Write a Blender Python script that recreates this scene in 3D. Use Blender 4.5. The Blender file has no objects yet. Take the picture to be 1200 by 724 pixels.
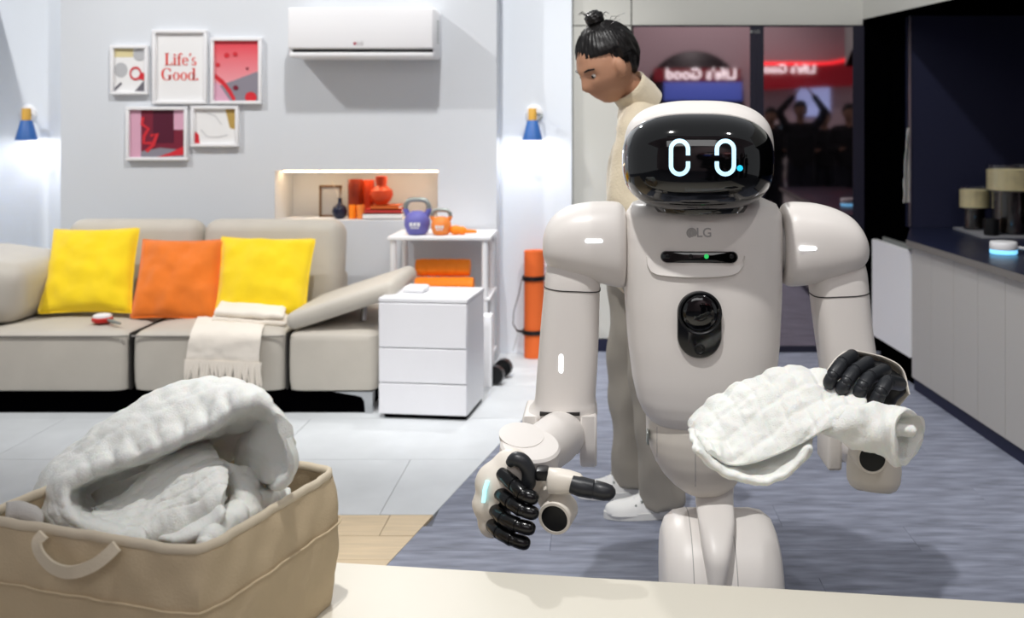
import bpy, bmesh, math, random
import numpy as np
from mathutils import Vector, Matrix, noise

random.seed(7)
C = bpy.context.scene.collection
SC = bpy.context.scene
PI = math.pi
H, F, CX, CY = 1.42, 1150.0, 700.0, 150.0      # eye height, focal length and principal point in photo pixels

# ------------------------------------------------------------------ camera
cam = bpy.data.cameras.new('camera'); cam_o = bpy.data.objects.new('camera', cam); C.objects.link(cam_o)
cam_o.location = (0, 0, H); cam_o.rotation_euler = (PI / 2, 0, 0)
cam.sensor_width = 36; cam.lens = 36 * F / 1200
cam.shift_x = (600 - CX) / 1200; cam.shift_y = -(362 - CY) / 1200
cam.dof.use_dof = True; cam.dof.focus_distance = 2.35; cam.dof.aperture_fstop = 3.2
SC.camera = cam_o
# ------------------------------------------------------------------ view
SC.view_settings.view_transform = 'Standard'; SC.view_settings.look = 'None'
SC.view_settings.gamma = 1; SC.view_settings.use_curve_mapping = False
SC.view_settings.exposure = 0.0
# ------------------------------------------------------------------ world: even light of the big hall
W = bpy.data.worlds.new('hall'); SC.world = W; W.use_nodes = True
W.node_tree.nodes['Background'].inputs[0].default_value = (0.93, 0.96, 1.0, 1)
W.node_tree.nodes['Background'].inputs[1].default_value = 0.36
# ------------------------------------------------------------------ ceiling spots of the booth (all above the frame)
def spot(name, loc, aim, watt, size=0.08, ang=110, col=(1, .985, .965), blend=.6):
    l = bpy.data.lights.new(name, 'SPOT'); l.energy = watt; l.shadow_soft_size = size
    l.spot_size = math.radians(ang); l.spot_blend = blend; l.color = col
    o = bpy.data.objects.new(name, l); C.objects.link(o); o.location = loc
    o.rotation_euler = (Vector(aim) - Vector(loc)).to_track_quat('-Z', 'Y').to_euler()
    return o
spot('spot_lamp', (-4.5, 3.2, 4.9), (-2.5, 6.0, 1.4), 430, ang=62)
spot('spot_lamp', (-0.85, 3.4, 4.9), (-1.5, 6.0, 1.3), 400, ang=62)
spot('spot_lamp', (0.55, 3.7, 4.2), (1.3, 5.4, .9), 175, ang=80)
spot('spot_lamp', (-0.6, 1.1, 4.6), (0.35, 3.1, .8), 460, size=.06, ang=56)
spot('spot_lamp', (1.5, 0.9, 4.2), (0.3, 2.9, .8), 70, ang=80)
spot('spot_lamp', (-1.2, 5.6, 3.4), (-.25, 2.0, .5), 215, size=.05, ang=46)
spot('spot_lamp', (-0.4, 6.0, 4.6), (-0.5, 5.5, 0), 190, ang=40)
spot('spot_lamp', (2.0, -4.5, 4.6), (2.0, -7.2, 2.4), 260, size=.3, ang=100)      # added lamp behind the camera, brightens the mirrored hall wall

def soft(name, loc, aim, watt, sx, sy):
    l = bpy.data.lights.new(name, 'AREA'); l.shape = 'RECTANGLE'; l.size = sx; l.size_y = sy; l.energy = watt
    o = bpy.data.objects.new(name, l); C.objects.link(o); o.location = loc
    o.rotation_euler = (Vector(aim) - Vector(loc)).to_track_quat('-Z', 'Y').to_euler()
soft('front_fill_light', (-.3, -2.6, 4.2), (0, 3, .6), 48, 3.5, 1.6)            # added fill light behind the camera, brightens towel and robot fronts

# ================================================================== helpers
def at(px, py, Y):                       # photo pixel at distance Y -> world point
    return Vector(((px - CX) / F * Y, Y, H - (py - CY) / F * Y))
def onz(px, py, z):                      # photo pixel on the horizontal plane z
    return at(px, py, (H - z) * F / (py - CY))
def lin(c):
    if isinstance(c, str):
        c = tuple(int(c[i:i + 2], 16) / 255 for i in (0, 2, 4))
    return tuple(x / 12.92 if x <= .04045 else ((x + .055) / 1.055) ** 2.4 for x in c)
MATS = {}
def mat(name, col, rough=.5, metal=0, bump=0, bscale=60, var=0, vscale=8, stretch=(1, 1, 1), sheen=0, coat=0, emit=0, trans=0, ior=1.45, sss=0, spec=None):
    if name in MATS: return MATS[name]
    m = bpy.data.materials.new(name); m.use_nodes = True; nt = m.node_tree; b = nt.nodes['Principled BSDF']
    c = lin(col) + (1,)
    I = b.inputs
    I['Base Color'].default_value = c; I['Roughness'].default_value = rough; I['Metallic'].default_value = metal
    I['Sheen Weight'].default_value = sheen; I['Coat Weight'].default_value = coat; I['Coat Roughness'].default_value = .06
    I['Transmission Weight'].default_value = trans; I['IOR'].default_value = ior
    if spec is not None: I['Specular IOR Level'].default_value = spec
    if sss:
        I['Subsurface Weight'].default_value = sss; I['Subsurface Radius'].default_value = (.02, .012, .008)
    if emit:
        I['Emission Color'].default_value = c; I['Emission Strength'].default_value = emit
    if bump or var:
        tc = nt.nodes.new('ShaderNodeTexCoord'); mp = nt.nodes.new('ShaderNodeMapping'); mp.inputs['Scale'].default_value = stretch
        nt.links.new(tc.outputs['Object'], mp.inputs[0])
    if bump:
        n = nt.nodes.new('ShaderNodeTexNoise'); n.inputs['Scale'].default_value = bscale; n.inputs['Detail'].default_value = 4
        bp = nt.nodes.new('ShaderNodeBump'); bp.inputs['Strength'].default_value = bump; bp.inputs['Distance'].default_value = .004
        nt.links.new(mp.outputs[0], n.inputs['Vector']); nt.links.new(n.outputs[0], bp.inputs['Height']); nt.links.new(bp.outputs[0], I['Normal'])
    if var:
        n = nt.nodes.new('ShaderNodeTexNoise'); n.inputs['Scale'].default_value = vscale; n.inputs['Detail'].default_value = 5
        r = nt.nodes.new('ShaderNodeValToRGB'); r.color_ramp.elements[0].position = .3; r.color_ramp.elements[1].position = .7
        r.color_ramp.elements[0].color = tuple(x * (1 - var) for x in c[:3]) + (1,)
        r.color_ramp.elements[1].color = tuple(min(1, x * (1 + var)) for x in c[:3]) + (1,)
        nt.links.new(mp.outputs[0], n.inputs['Vector']); nt.links.new(n.outputs[0], r.inputs[0]); nt.links.new(r.outputs[0], I['Base Color'])
    MATS[name] = m
    return m

class MB:
    def __init__(s): s.v = []; s.f = []; s.m = []; s.mi = 0
    def add(s, V, Fc):
        o = len(s.v); s.v += [tuple(p) for p in V]; s.f += [tuple(i + o for i in f) for f in Fc]; s.m += [s.mi] * len(Fc); return s
    def box(s, x0, x1, y0, y1, z0, z1, b=0, seg=2, rot=None, piv=None):
        bm = bmesh.new(); bmesh.ops.create_cube(bm, size=1)
        for v in bm.verts:
            v.co = Vector(((x0 + x1) / 2 + v.co.x * (x1 - x0), (y0 + y1) / 2 + v.co.y * (y1 - y0), (z0 + z1) / 2 + v.co.z * (z1 - z0)))
        if b:
            bmesh.ops.bevel(bm, geom=list(bm.edges), offset=min(b, .49 * min(x1 - x0, y1 - y0, z1 - z0)), segments=seg, profile=.5, affect='EDGES')
        if rot is not None:
            pv = Vector(piv) if piv is not None else Vector(((x0 + x1) / 2, (y0 + y1) / 2, (z0 + z1) / 2))
            for v in bm.verts: v.co = rot @ (v.co - pv) + pv
        bm.verts.index_update()
        s.add([v.co.copy() for v in bm.verts], [[v.index for v in f.verts] for f in bm.faces]); bm.free(); return s
    def loft(s, rings, caps=True, closed=True):
        n = len(rings[0]); V = [p for r in rings for p in r]; Fc = []
        for i in range(len(rings) - 1):
            for j in range(n if closed else n - 1):
                k = (j + 1) % n
                Fc.append((i * n + j, i * n + k, (i + 1) * n + k, (i + 1) * n + j))
        if caps and closed:
            Fc.append(tuple(range(n - 1, -1, -1))); Fc.append(tuple((len(rings) - 1) * n + j for j in range(n)))
        return s.add(V, Fc)
    def tube(s, pts, r, n=10, caps=True, flat=1.0, up=None):
        P = [Vector(p) for p in pts]; R = r if hasattr(r, '__len__') else [r] * len(P)
        rings = []; u = None
        for i, p in enumerate(P):
            t = (P[min(i + 1, len(P) - 1)] - P[max(i - 1, 0)]).normalized()
            if u is None:
                u = Vector(up) if up is not None else (Vector((0, 0, 1)) if abs(t.z) < .9 else Vector((1, 0, 0)))
            u = (u - t * u.dot(t)).normalized(); w = t.cross(u)
            rings.append([p + (u * math.cos(a) * flat + w * math.sin(a)) * R[i] for a in [2 * PI * k / n for k in range(n)]])
        return s.loft(rings, caps)
    def cap(s, p, q, r1, r2, n=14, h=4):      # capsule with two radii
        p, q = Vector(p), Vector(q); d = (q - p); L = d.length; d = d / L if L > 1e-6 else Vector((0, 0, 1))
        pts = [p - d * r1 * math.cos(a) for a in [PI / 2 * k / h for k in range(h)]] + [p, q] + [q + d * r2 * math.sin(PI / 2 * k / h) for k in range(1, h + 1)]
        rs = [max(1e-4, r1 * math.sin(PI / 2 * k / h)) for k in range(h)] + [r1, r2] + [max(1e-4, r2 * math.cos(PI / 2 * k / h)) for k in range(1, h + 1)]
        return s.tube(pts, rs, n)
    def lathe(s, prof, o, axis=(0, 0, 1), n=32, sx=1.0):
        o = Vector(o); z = Vector(axis).normalized(); x = Vector((1, 0, 0)) if abs(z.x) < .9 else Vector((0, 1, 0))
        x = (x - z * x.dot(z)).normalized(); y = z.cross(x)
        return s.loft([[o + z * h + x * (max(r, 1e-4) * sx * math.cos(a)) + y * (max(r, 1e-4) * math.sin(a)) for a in [2 * PI * k / n for k in range(n)]] for r, h in prof])
    def ell(s, c, r, n=2.0, nu=40, nv=24, rot=None, fn=None):
        c = Vector(c); rings = []
        for i in range(nv + 1):
            th = PI * min(max(i / nv, .004), .996); ring = []
            for j in range(nu):
                a = 2 * PI * j / nu
                d = Vector((math.sin(th) * math.cos(a), math.sin(th) * math.sin(a), math.cos(th)))
                k = (abs(d.x / r[0]) ** n + abs(d.y / r[1]) ** n + abs(d.z / r[2]) ** n) ** (-1 / n)
                p = d * k
                if fn: p = fn(p)
                if rot is not None: p = rot @ p
                ring.append(c + p)
            rings.append(ring)
        return s.loft(rings)
    def prism(s, pts, off):
        n = len(pts); off = Vector(off); V = [Vector(p) for p in pts] + [Vector(p) + off for p in pts]
        return s.add(V, [tuple(range(n)), tuple(range(2 * n - 1, n - 1, -1))] + [(i, i + n, (i + 1) % n + n, (i + 1) % n) for i in range(n)])
    def build(s, name, m, parent=None, smooth=True, ang=40):
        V = np.array(s.v, float); ms = m if isinstance(m, (list, tuple)) else [m]
        lo, hi = V.min(0), V.max(0)
        org = (lo + hi) / 2
        if parent is None: org[2] = lo[2]
        me = bpy.data.meshes.new(name); me.from_pydata((V - org).tolist(), [], s.f)
        for x in ms: me.materials.append(x)
        if len(ms) > 1: me.polygons.foreach_set('material_index', s.m)
        bm = bmesh.new(); bm.from_mesh(me); bmesh.ops.recalc_face_normals(bm, faces=bm.faces); bm.to_mesh(me); bm.free()
        if smooth:
            me.polygons.foreach_set('use_smooth', [True] * len(me.polygons))
            me.set_sharp_from_angle(angle=math.radians(ang))
        o = bpy.data.objects.new(name, me); C.objects.link(o)
        if parent is not None:
            o.parent = parent; org = org - np.array(WL[parent.name])
        o.location = org
        WL[o.name] = tuple(np.array(WL[parent.name]) + org) if parent is not None else tuple(org)
        return o
WL = {}                                  # world location of everything built
def thing(name, label, cat, loc, group=None):
    o = bpy.data.objects.new(name, None); C.objects.link(o); o.location = loc; WL[o.name] = tuple(loc)
    o.empty_display_size = .1
    return tag(o, label, cat, group)
def tag(o, label, cat, group=None):
    o['label'] = label; o['category'] = cat
    if group: o['group'] = group
    return o
def lab(o, label): o['label'] = label; return o
def struct(o): o['kind'] = 'structure'; return o
def stuff(o): o['kind'] = 'stuff'; return o
def copy_tree(o, parent=None):
    c = o.copy(); C.objects.link(c)
    if parent is not None: c.parent = parent
    for ch in list(o.children): copy_tree(ch, c)
    return c
def fuse(mb, voxel, smooth=4):           # overlapping solids -> one continuous skin
    me = bpy.data.meshes.new('tmp'); me.from_pydata([tuple(p) for p in mb.v], [], mb.f)
    bm = bmesh.new(); bm.from_mesh(me); bmesh.ops.recalc_face_normals(bm, faces=bm.faces); bm.to_mesh(me); bm.free()
    o = bpy.data.objects.new('tmp', me); C.objects.link(o)
    r = o.modifiers.new('r', 'REMESH'); r.mode = 'VOXEL'; r.voxel_size = voxel
    sm = o.modifiers.new('s', 'SMOOTH'); sm.iterations = smooth; sm.factor = .5
    dg = bpy.context.evaluated_depsgraph_get(); ev = o.evaluated_get(dg); e = ev.to_mesh()
    out = MB(); out.add([v.co.copy() for v in e.vertices], [tuple(p.vertices) for p in e.polygons])
    ev.to_mesh_clear(); bpy.data.objects.remove(o); bpy.data.meshes.remove(me)
    return out
def cr(p, t):                            # Catmull-Rom along axis 0 at parameters t in [0,1]
    n = len(p); x = np.clip(t, 0, 1) * (n - 1); i = np.minimum(x.astype(int), n - 2); f = (x - i)[:, None, None]
    q = np.concatenate([2 * p[:1] - p[1:2], p, 2 * p[-1:] - p[-2:-1]])
    a, b, c, d = q[i], q[i + 1], q[i + 2], q[i + 3]
    return .5 * (2 * b + (c - a) * f + (2 * a - 5 * b + 4 * c - d) * f * f + (3 * b - a - 3 * c + d) * f ** 3)
def patch(mb, ctrl, nu, nv, thick, disp=None, rough=0, seed=0):
    """thick cloth sheet through a grid of control points (rows x columns)"""
    P = np.array(ctrl, float)
    u = np.linspace(0, 1, nu); v = np.linspace(0, 1, nv)
    A = cr(P, u); A = cr(A.transpose(1, 0, 2), v).transpose(1, 0, 2)
    N = np.cross(np.gradient(A, axis=1), np.gradient(A, axis=0)); N /= np.linalg.norm(N, axis=2)[..., None] + 1e-12
    if np.mean(N[..., 1]) > 0: N = -N            # towards the viewer side
    Lu = np.concatenate([[0], np.cumsum(np.linalg.norm(np.diff(A, axis=0), axis=2).mean(1))])
    Lv = np.concatenate([[0], np.cumsum(np.linalg.norm(np.diff(A, axis=1), axis=2).mean(0))])
    D = np.zeros((nu, nv)); Bk = np.zeros((nu, nv))
    for i in range(nu):
        for j in range(nv):
            if disp: D[i, j] = disp(Lu[i], Lv[j], u[i])
            if rough:
                nz = rough * noise.fractal(Vector((A[i, j, 0], A[i, j, 1] + seed, A[i, j, 2])) * 22, 1, 2, 3)
                D[i, j] += nz; Bk[i, j] += nz
    edge = np.ones((nu, nv))
    k = 3
    for i in range(k):
        e = math.sqrt(1 - (1 - (i + .15) / k) ** 2)
        edge[i, :] = np.minimum(edge[i, :], e); edge[-1 - i, :] = np.minimum(edge[-1 - i, :], e)
        edge[:, i] = np.minimum(edge[:, i], e); edge[:, -1 - i] = np.minimum(edge[:, -1 - i], e)
    T = A + N * (D + thick / 2 * edge)[..., None]; B = A - N * (thick / 2 * edge - Bk)[..., None]
    V = list(T.reshape(-1, 3)) + list(B.reshape(-1, 3)); o = nu * nv; Fc = []
    for i in range(nu - 1):
        for j in range(nv - 1):
            a = i * nv + j; Fc.append((a, a + 1, a + nv + 1, a + nv)); Fc.append((o + a, o + a + nv, o + a + nv + 1, o + a + 1))
    for i in range(nu - 1):
        a = i * nv; Fc.append((a, a + nv, o + a + nv, o + a)); a = i * nv + nv - 1; Fc.append((a, o + a, o + a + nv, a + nv))
    for j in range(nv - 1):
        a = j; Fc.append((a, o + a, o + a + 1, a + 1)); a = (nu - 1) * nv + j; Fc.append((a, a + 1, o + a + 1, o + a))
    return mb.add(V, Fc)
def pxgrid(rows, Ys):                    # rows of photo pixels, one distance (or list) per row
    out = []
    for r, Y in zip(rows, Ys):
        out.append([tuple(at(p[0], p[1], (Y[k] if hasattr(Y, '__len__') else Y))) for k, p in enumerate(r)])
    return out
def slab(mb, outline, yf, out, back, bev=.003):
    """plate lying on a curved front: outline of (x, z) round its centre, yf(x, z) the surface"""
    cx = sum(p[0] for p in outline) / len(outline); cz = sum(p[1] for p in outline) / len(outline)
    rings = []
    ext = max(max(abs(p[0] - cx), abs(p[1] - cz)) for p in outline)
    for fr, off in ((.02, out), (.35, out), (.7, out), (1 - bev / ext, out), (1, out - bev), (1, -back)):
        rings.append([Vector((cx + (x - cx) * fr, yf(cx + (x - cx) * fr, cz + (z - cz) * fr) - off, cz + (z - cz) * fr)) for x, z in outline])
    return mb.loft(rings)
def stadium(x0, x1, z0, z1, n=10):
    w, h = x1 - x0, z1 - z0; r = min(w, h) / 2; P = []
    for k in range(4):
        ccx = (x1 - r) if k in (0, 3) else (x0 + r); ccz = (z1 - r) if k in (0, 1) else (z0 + r)
        for i in range(n + 1):
            a = PI / 2 * (k + i / n); P.append((ccx + r * math.cos(a), ccz + r * math.sin(a)))
    return P
def text_mesh(body, size, fn, depth=.002, align='CENTER'):
    cu = bpy.data.curves.new('t', 'FONT'); cu.body = body; cu.size = size; cu.align_x = align; cu.align_y = 'CENTER'
    cu.offset = size * .012; cu.resolution_u = 4
    o = bpy.data.objects.new('t', cu); C.objects.link(o)
    dg = bpy.context.evaluated_depsgraph_get(); ev = o.evaluated_get(dg); me = ev.to_mesh()
    mb = MB(); n = len(me.vertices)
    V = [fn(v.co.x, v.co.y, 0) for v in me.vertices]; Bk = [fn(v.co.x, v.co.y, depth) for v in me.vertices]
    Fc = [tuple(p.vertices) for p in me.polygons]
    cnt = {}
    for f in Fc:
        for i in range(len(f)):
            e = (f[i], f[(i + 1) % len(f)]); cnt[tuple(sorted(e))] = None if tuple(sorted(e)) in cnt else e
    side = [(e[1], e[0], e[0] + n, e[1] + n) for e in cnt.values() if e]
    mb.add(V + Bk, Fc + side)
    ev.to_mesh_clear(); bpy.data.objects.remove(o); bpy.data.curves.remove(cu)
    return mb
def rotz(a): return Matrix.Rotation(a, 3, 'Z')
def clip(poly, a, b, keep_left=True):    # convex polygon against the line a->b
    out = []
    def sd(p): 
        d = (b[0] - a[0]) * (p[1] - a[1]) - (b[1] - a[1]) * (p[0] - a[0]); return d if keep_left else -d
    for i in range(len(poly)):
        p, q = poly[i], poly[(i + 1) % len(poly)]; dp, dq = sd(p), sd(q)
        if dp >= 0: out.append(p)
        if dp * dq < 0:
            t = dp / (dp - dq); out.append((p[0] + (q[0] - p[0]) * t, p[1] + (q[1] - p[1]) * t))
    return out

# ================================================================== materials
M_wall = mat('wall_grey', 'd7dbe0', .85, bump=.05, bscale=300)
M_white_wall = mat('wall_white', 'e9eff6', .8)
M_cabgrey = mat('panel_greige', 'c9c9c2', .6)
M_tile = mat('floor_tile', 'd3d7da', .45, var=.05, vscale=5)
M_tan = mat('floor_oak', 'd8c3a2', .5, var=.1, vscale=4, stretch=(1, 14, 1))
M_plank = mat('floor_vinyl', '868b9b', .6, var=.34, vscale=5, stretch=(1, 5.5, 1), bump=.06, bscale=20)
M_grout = mat('grout', '9a9a9c', .8)
M_darkbase = mat('subfloor', '6f727c', .8)
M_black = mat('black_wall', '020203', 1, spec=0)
M_navy = mat('navy_panel', '23263e', .55, spec=.3)
M_bot = mat('robot_white', 'e6e1dc', .38)
M_bot2 = mat('robot_ivory', 'e8e1d6', .4)
M_gap = mat('dark_gap', '2a2826', .7)
M_gloss = mat('black_gloss', '050506', .06, coat=.6)
M_blk = mat('black_plastic', '101113', .35)
M_finger = mat('black_rubber', '0b0b0d', .22)
M_finger2 = mat('charcoal_rubber', '25272b', .4)
M_led = mat('led_white', 'f4f8ff', emit=4)
M_eye = mat('led_eye', 'b9e2f7', emit=.9)
M_cyan = mat('led_cyan', '20b4e0', emit=1.0)
M_green = mat('led_green', '30c060', emit=.8)
M_logo = mat('logo_grey', 'a9a6a4', .5)
M_towel = mat('terry_white', 'ecede8', .95, bump=.6, bscale=380, sss=.35)
M_beige = mat('basket_canvas', 'c6b394', .8, bump=.25, bscale=260, var=.05)
M_strap = mat('basket_strap', 'd8cbb4', .85, bump=.2, bscale=300)
M_mesh = mat('basket_lining', 'b0a087', .9)
M_table = mat('table_cream', 'd9d4c6', .4)
M_leather = mat('sofa_leather', 'c3bdb2', .55, bump=.12, bscale=180, var=.03)
M_pipe = mat('sofa_piping', '85807a', .6)
M_chrome = mat('chrome', 'b9bbbd', .25, metal=1)
M_yellow = mat('cushion_yellow', 'fcd808', .85, bump=.3, bscale=200, sheen=.3, var=.05)
M_orange = mat('cushion_orange', 'ee7a1c', .85, bump=.3, bscale=200, sheen=.3, var=.06)
M_throw = mat('throw_cream', 'f3ebdf', .95, bump=.4, bscale=300)
M_lacq = mat('white_lacquer', 'e8e8ec', .35)
M_white = mat('white_plastic', 'eeeef0', .4)
M_blue = mat('lamp_blue', '2f62a8', .45)
M_wood = mat('lamp_wood', 'd9a94a', .5, var=.1)
M_red = mat('red', 'd42a22', .4)
M_omat = mat('mat_orange', 'f07030', .8, bump=.2, bscale=200)
M_foam = mat('foam_orange', 'ff8a10', .6)
M_purple = mat('kettle_purple', '6a68b4', .5)
M_korange = mat('kettle_orange', 'f08a3a', .5)
M_steel = mat('steel_grey', '9aa09c', .4, metal=.7)
M_navyv = mat('navy_glaze', '161c34', .15)
M_terra = mat('vase_orange', 'c8421a', .4)
M_dterra = mat('vessel_rust', '8a2f14', .4)
M_worktop = mat('worktop_navy', '1c2138', .3)
M_edge = mat('worktop_edge', '77736f', .5)
M_front = mat('kitchen_front', 'b9b6b2', .55)
M_glass = mat('glass', 'ffffff', .02, trans=1, ior=1.45)
M_coffee = mat('coffee', '1a1310', .25)
M_milk = mat('coffee_foam', 'f2e4b2', .7, var=.08, vscale=20)
M_mirror = mat('tinted_mirror', 'b3a6aa', .03, metal=1)
M_frameblk = mat('mirror_frame', '1b1b2b', .4)
M_skin = mat('skin', 'b98a6e', .55, sss=.08)
M_hair = mat('hair_black', '100d0d', .4, bump=.6, bscale=90, stretch=(1, 1, .15))
M_fleece = mat('fleece_cream', 'd9ccb2', .95, bump=.6, bscale=120, sheen=.4)
M_trouser = mat('trousers_beige', 'a09a90', .85, bump=.15, bscale=200)
M_shoe = mat('shoe_white', 'f2f2f0', .5)
M_sole = mat('shoe_sole', 'e4e4e2', .6)

# ================================================================== floor
BL0, BL1 = onz(455, 660, 0), onz(607, 497, 0)           # edge between pale living floor and dark kitchen floor
a2, b2 = (BL0.x, BL0.y), (BL1.x, BL1.y)
YT = onz(500, 603, 0).y                                  # pale tiles end, oak begins
fl = struct(MB().box(-6, 5, -8, 7, -.06, -.012).build('floor', M_darkbase, smooth=False))
def pieces(x0, x1, y0, y1, w, h, name, m, left, stag, gap):
    r = 0; y = y0
    while y < y1 - .02:
        x = x0 - (stag * r) % w
        while x < x1:
            po = [(max(x, x0), y), (min(x + w, x1), y), (min(x + w, x1), min(y + h, y1)), (max(x, x0), min(y + h, y1))]
            po = clip(po, a2, b2, left)
            if len(po) > 2:
                cxm = sum(p[0] for p in po) / len(po); cym = sum(p[1] for p in po) / len(po)
                wd = max(p[0] for p in po) - min(p[0] for p in po); hd = max(p[1] for p in po) - min(p[1] for p in po)
                if wd > .05 and hd > .05:
                    q = [Vector((cxm + (p[0] - cxm) * (1 - gap / wd), cym + (p[1] - cym) * (1 - gap / hd), -.012)) for p in po]
                    top = .0 - random.random() * .0008
                    MB().prism(q, (0, 0, .012 + top)).build(name, m, fl, smooth=False)
            x += w
        y += h; r += 1
pieces(-4.4, .6, YT + .001, 6.2, 1.2, .6, 'floor_tile', M_tile, True, .6, .0025)
pieces(-4.4, .0, 1.9, YT, 1.5, .19, 'oak_board', M_tan, True, .67, .003)
pieces(-.9, 2.3, 1.9, 6.3, 1.25, .2, 'vinyl_plank', M_plank, False, .43, .0012)

# ================================================================== walls
WY = 6.0
XL, XR = at(71, 0, WY).x, at(582, 0, WY).x
nx0, nx1 = at(322, 0, WY).x, at(513, 0, WY).x; nz1, nz0 = at(0, 200, WY).z, at(0, 258, WY).z
NB = 6.36
mb = MB()
mb.box(XL, nx0, WY, 6.45, 0, 3.4).box(nx1, XR, WY, 6.45, 0, 3.4).box(nx0, nx1, WY, 6.45, nz1, 3.4).box(nx0, nx1, WY, 6.45, 0, nz0).box(nx0, nx1, NB, 6.45, nz0, nz1)
struct(mb.build('wall_living', M_wall, smooth=False))
struct(MB().box(-6, XL, 6.2, 6.45, 0, 3.4).build('wall_left', M_white_wall, smooth=False))
xs = at(670, 0, 6.2).x
struct(MB().box(XR, xs, 6.2, 6.45, 0, 3.4).build('wall_middle', M_white_wall, smooth=False))
# greige panelling behind the kitchen: separate panels with dark joints
KY = 6.25
px_ = lambda p: at(p, 0, KY).x
wk = struct(MB().box(xs, 4.2, KY + .02, 6.6, 0, 3.4).build('wall_kitchen', M_gap, smooth=False))
zt = at(0, 30, KY).z
for (x0, x1, z0, z1) in ((xs + .002, px_(740) - .004, .08, zt - .004), (xs + .002, px_(740) - .004, zt + .004, 3.4), (px_(740) + .004, px_(1011), zt + .004, 3.4)):
    MB().box(x0, x1, KY, KY + .02, z0, z1).build('wall_panel', M_cabgrey, wk, smooth=False)
struct(MB().box(xs, px_(742), KY - .012, KY + .02, 0, .075).build('baseboard_kitchen', M_navy, smooth=False))
# soffit over the kitchen run, dark side wall and navy end wall
s0 = Vector((px_(1011), KY)); s1 = Vector((at(1066, 0, 5.7).x, 5.7)); d = (s1 - s0) / (s1.y - s0.y)
sp = lambda y: s0.x + d.x * (y - KY)
ZS = 2.112
mb = MB(); mb.prism([(sp(KY), KY, ZS), (sp(1.5), 1.5, ZS), (4.2, 1.5, ZS), (4.2, KY, ZS)], (0, 0, 1.25))
struct(mb.build('trim_1', M_cabgrey, smooth=False))
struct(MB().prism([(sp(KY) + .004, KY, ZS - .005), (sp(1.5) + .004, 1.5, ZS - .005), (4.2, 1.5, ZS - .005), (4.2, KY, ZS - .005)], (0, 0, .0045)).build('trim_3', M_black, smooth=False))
struct(MB().box(at(1066, 0, 6.0).x, 4.2, 6.0, 6.08, .812, ZS).build('wall_right', M_navy, smooth=False))
struct(MB().box(1.84, 4.2, 6.08, KY + .02, 0, ZS).box(px_(1011.3), 1.84, KY, KY + .02, 0, ZS).build('wall_recess', M_black, smooth=False))
mb = MB().box(at(1064.5, 0, 5.99).x, at(1067.5, 0, 5.99).x, 5.988, 6.002, .82, ZS - .006)
struct(mb.build('trim_2', M_chrome, smooth=False))
struct(MB().box(4.2, 4.4, 1.5, 6.6, 0, 3.4).build('wall_far_right', M_black, smooth=False))
# a partition out of frame at the left whose edge shades the left wall
struct(MB().box(-3.95, -3.8, 5.3, 6.2, 0, 2.25).build('wall_partition', M_white_wall, smooth=False))
# warm light strip in the niche
o = tag(MB().box(nx0 + .02, nx1 - .02, WY + .10, WY + .13, nz1 - .012, nz1 - .001).build('led_strip', mat('led_warm', 'ffd9a8', emit=14), smooth=False), 'warm light strip along the ceiling of the wall niche', 'light strip')

# ================================================================== air conditioner
Y0 = 5.75
x0, x1 = at(337, 0, Y0).x, at(509, 0, Y0).x; zt_, zb_ = at(0, 8, Y0).z, at(0, 67, Y0).z
ac = thing('air_conditioner', 'white wall-mounted split air conditioner above the sofa', 'air conditioner', ((x0 + x1) / 2, 5.9, zb_))
MB().box(x0, x1, Y0 + .01, WY, zb_, zt_, .02, 3).build('body', M_white, ac)
zs = at(0, 57.5, Y0).z
MB().box(x0 + .004, x1 - .004, Y0 - .012, Y0 + .03, zs, zt_ - .004, .012, 3).build('front_panel', M_white, ac)
MB().box(x0 + .03, x1 - .01, Y0 + .002, Y0 + .02, zs - .019, zs - .001).build('air_slot', M_blk, ac, smooth=False)
MB().box(x0 + .012, x1 - .008, Y0 - .006, Y0 + .03, zb_ + .004, zs - .019, .006).build('louver', M_white, ac)
for k in range(9):
    z = at(0, 22, Y0).z - k * .016
    MB().box(x1 - .004, x1 + .003, Y0 + .09, Y0 + .15, z - .005, z).build('side_vent_slat', M_steel, ac, smooth=False)
cxp = at(421, 51, Y0 - .013)
text_mesh('LG', .03, lambda x, y, dd: Vector((cxp.x + .006 + x, cxp.y - .001 + dd, cxp.z + y)), .003).build('logo_lettering', M_logo, ac, smooth=False)
MB().lathe([(.009, 0), (.009, .004)], (cxp.x - .026, cxp.y - .001, cxp.z), (0, 1, 0), 16).build('logo_disc', mat('logo_red', 'a03048', .4), ac)

# ================================================================== picture frames
YF = WY
def frame(x0, x1, y0, y1, label, art):
    a, b = at(x0, y1, YF - .02), at(x1, y0, YF - .02)
    t = thing('picture_frame', label, 'picture', ((a.x + b.x) / 2, YF - .015, a.z), 'white frames on the living-room wall')
    w = .02; mb = MB()
    for q in ((a.x, b.x, a.z, a.z + w), (a.x, b.x, b.z - w, b.z), (a.x, a.x + w, a.z + w, b.z - w), (b.x - w, b.x, a.z + w, b.z - w)):
        mb.box(q[0], q[1], YF - .035, YF - .001, q[2], q[3], .003, 1)
    mb.build('frame', M_white, t)
    art(t, a.x + w, b.x - w, a.z + w, b.z - w)
    return t
def printer(t, x0, x1, z0, z1, bg, shapes):
    mats = [bg]; mb = MB(); mb.box(x0, x1, YF - .014, YF - .004, z0, z1)
    k = 0
    for sh in shapes:
        m, pts = sh
        if m not in mats: mats.append(m)
        mb.mi = mats.index(m); k += 1
        P = [(x0 + (x1 - x0) * min(max(u, 0), 1), YF - .014 - .0006 * k, z0 + (z1 - z0) * min(max(v, 0), 1)) for u, v in pts]
        mb.prism(P, (0, .0004, 0))
    return mb.build('print', mats, t, smooth=False)
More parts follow.
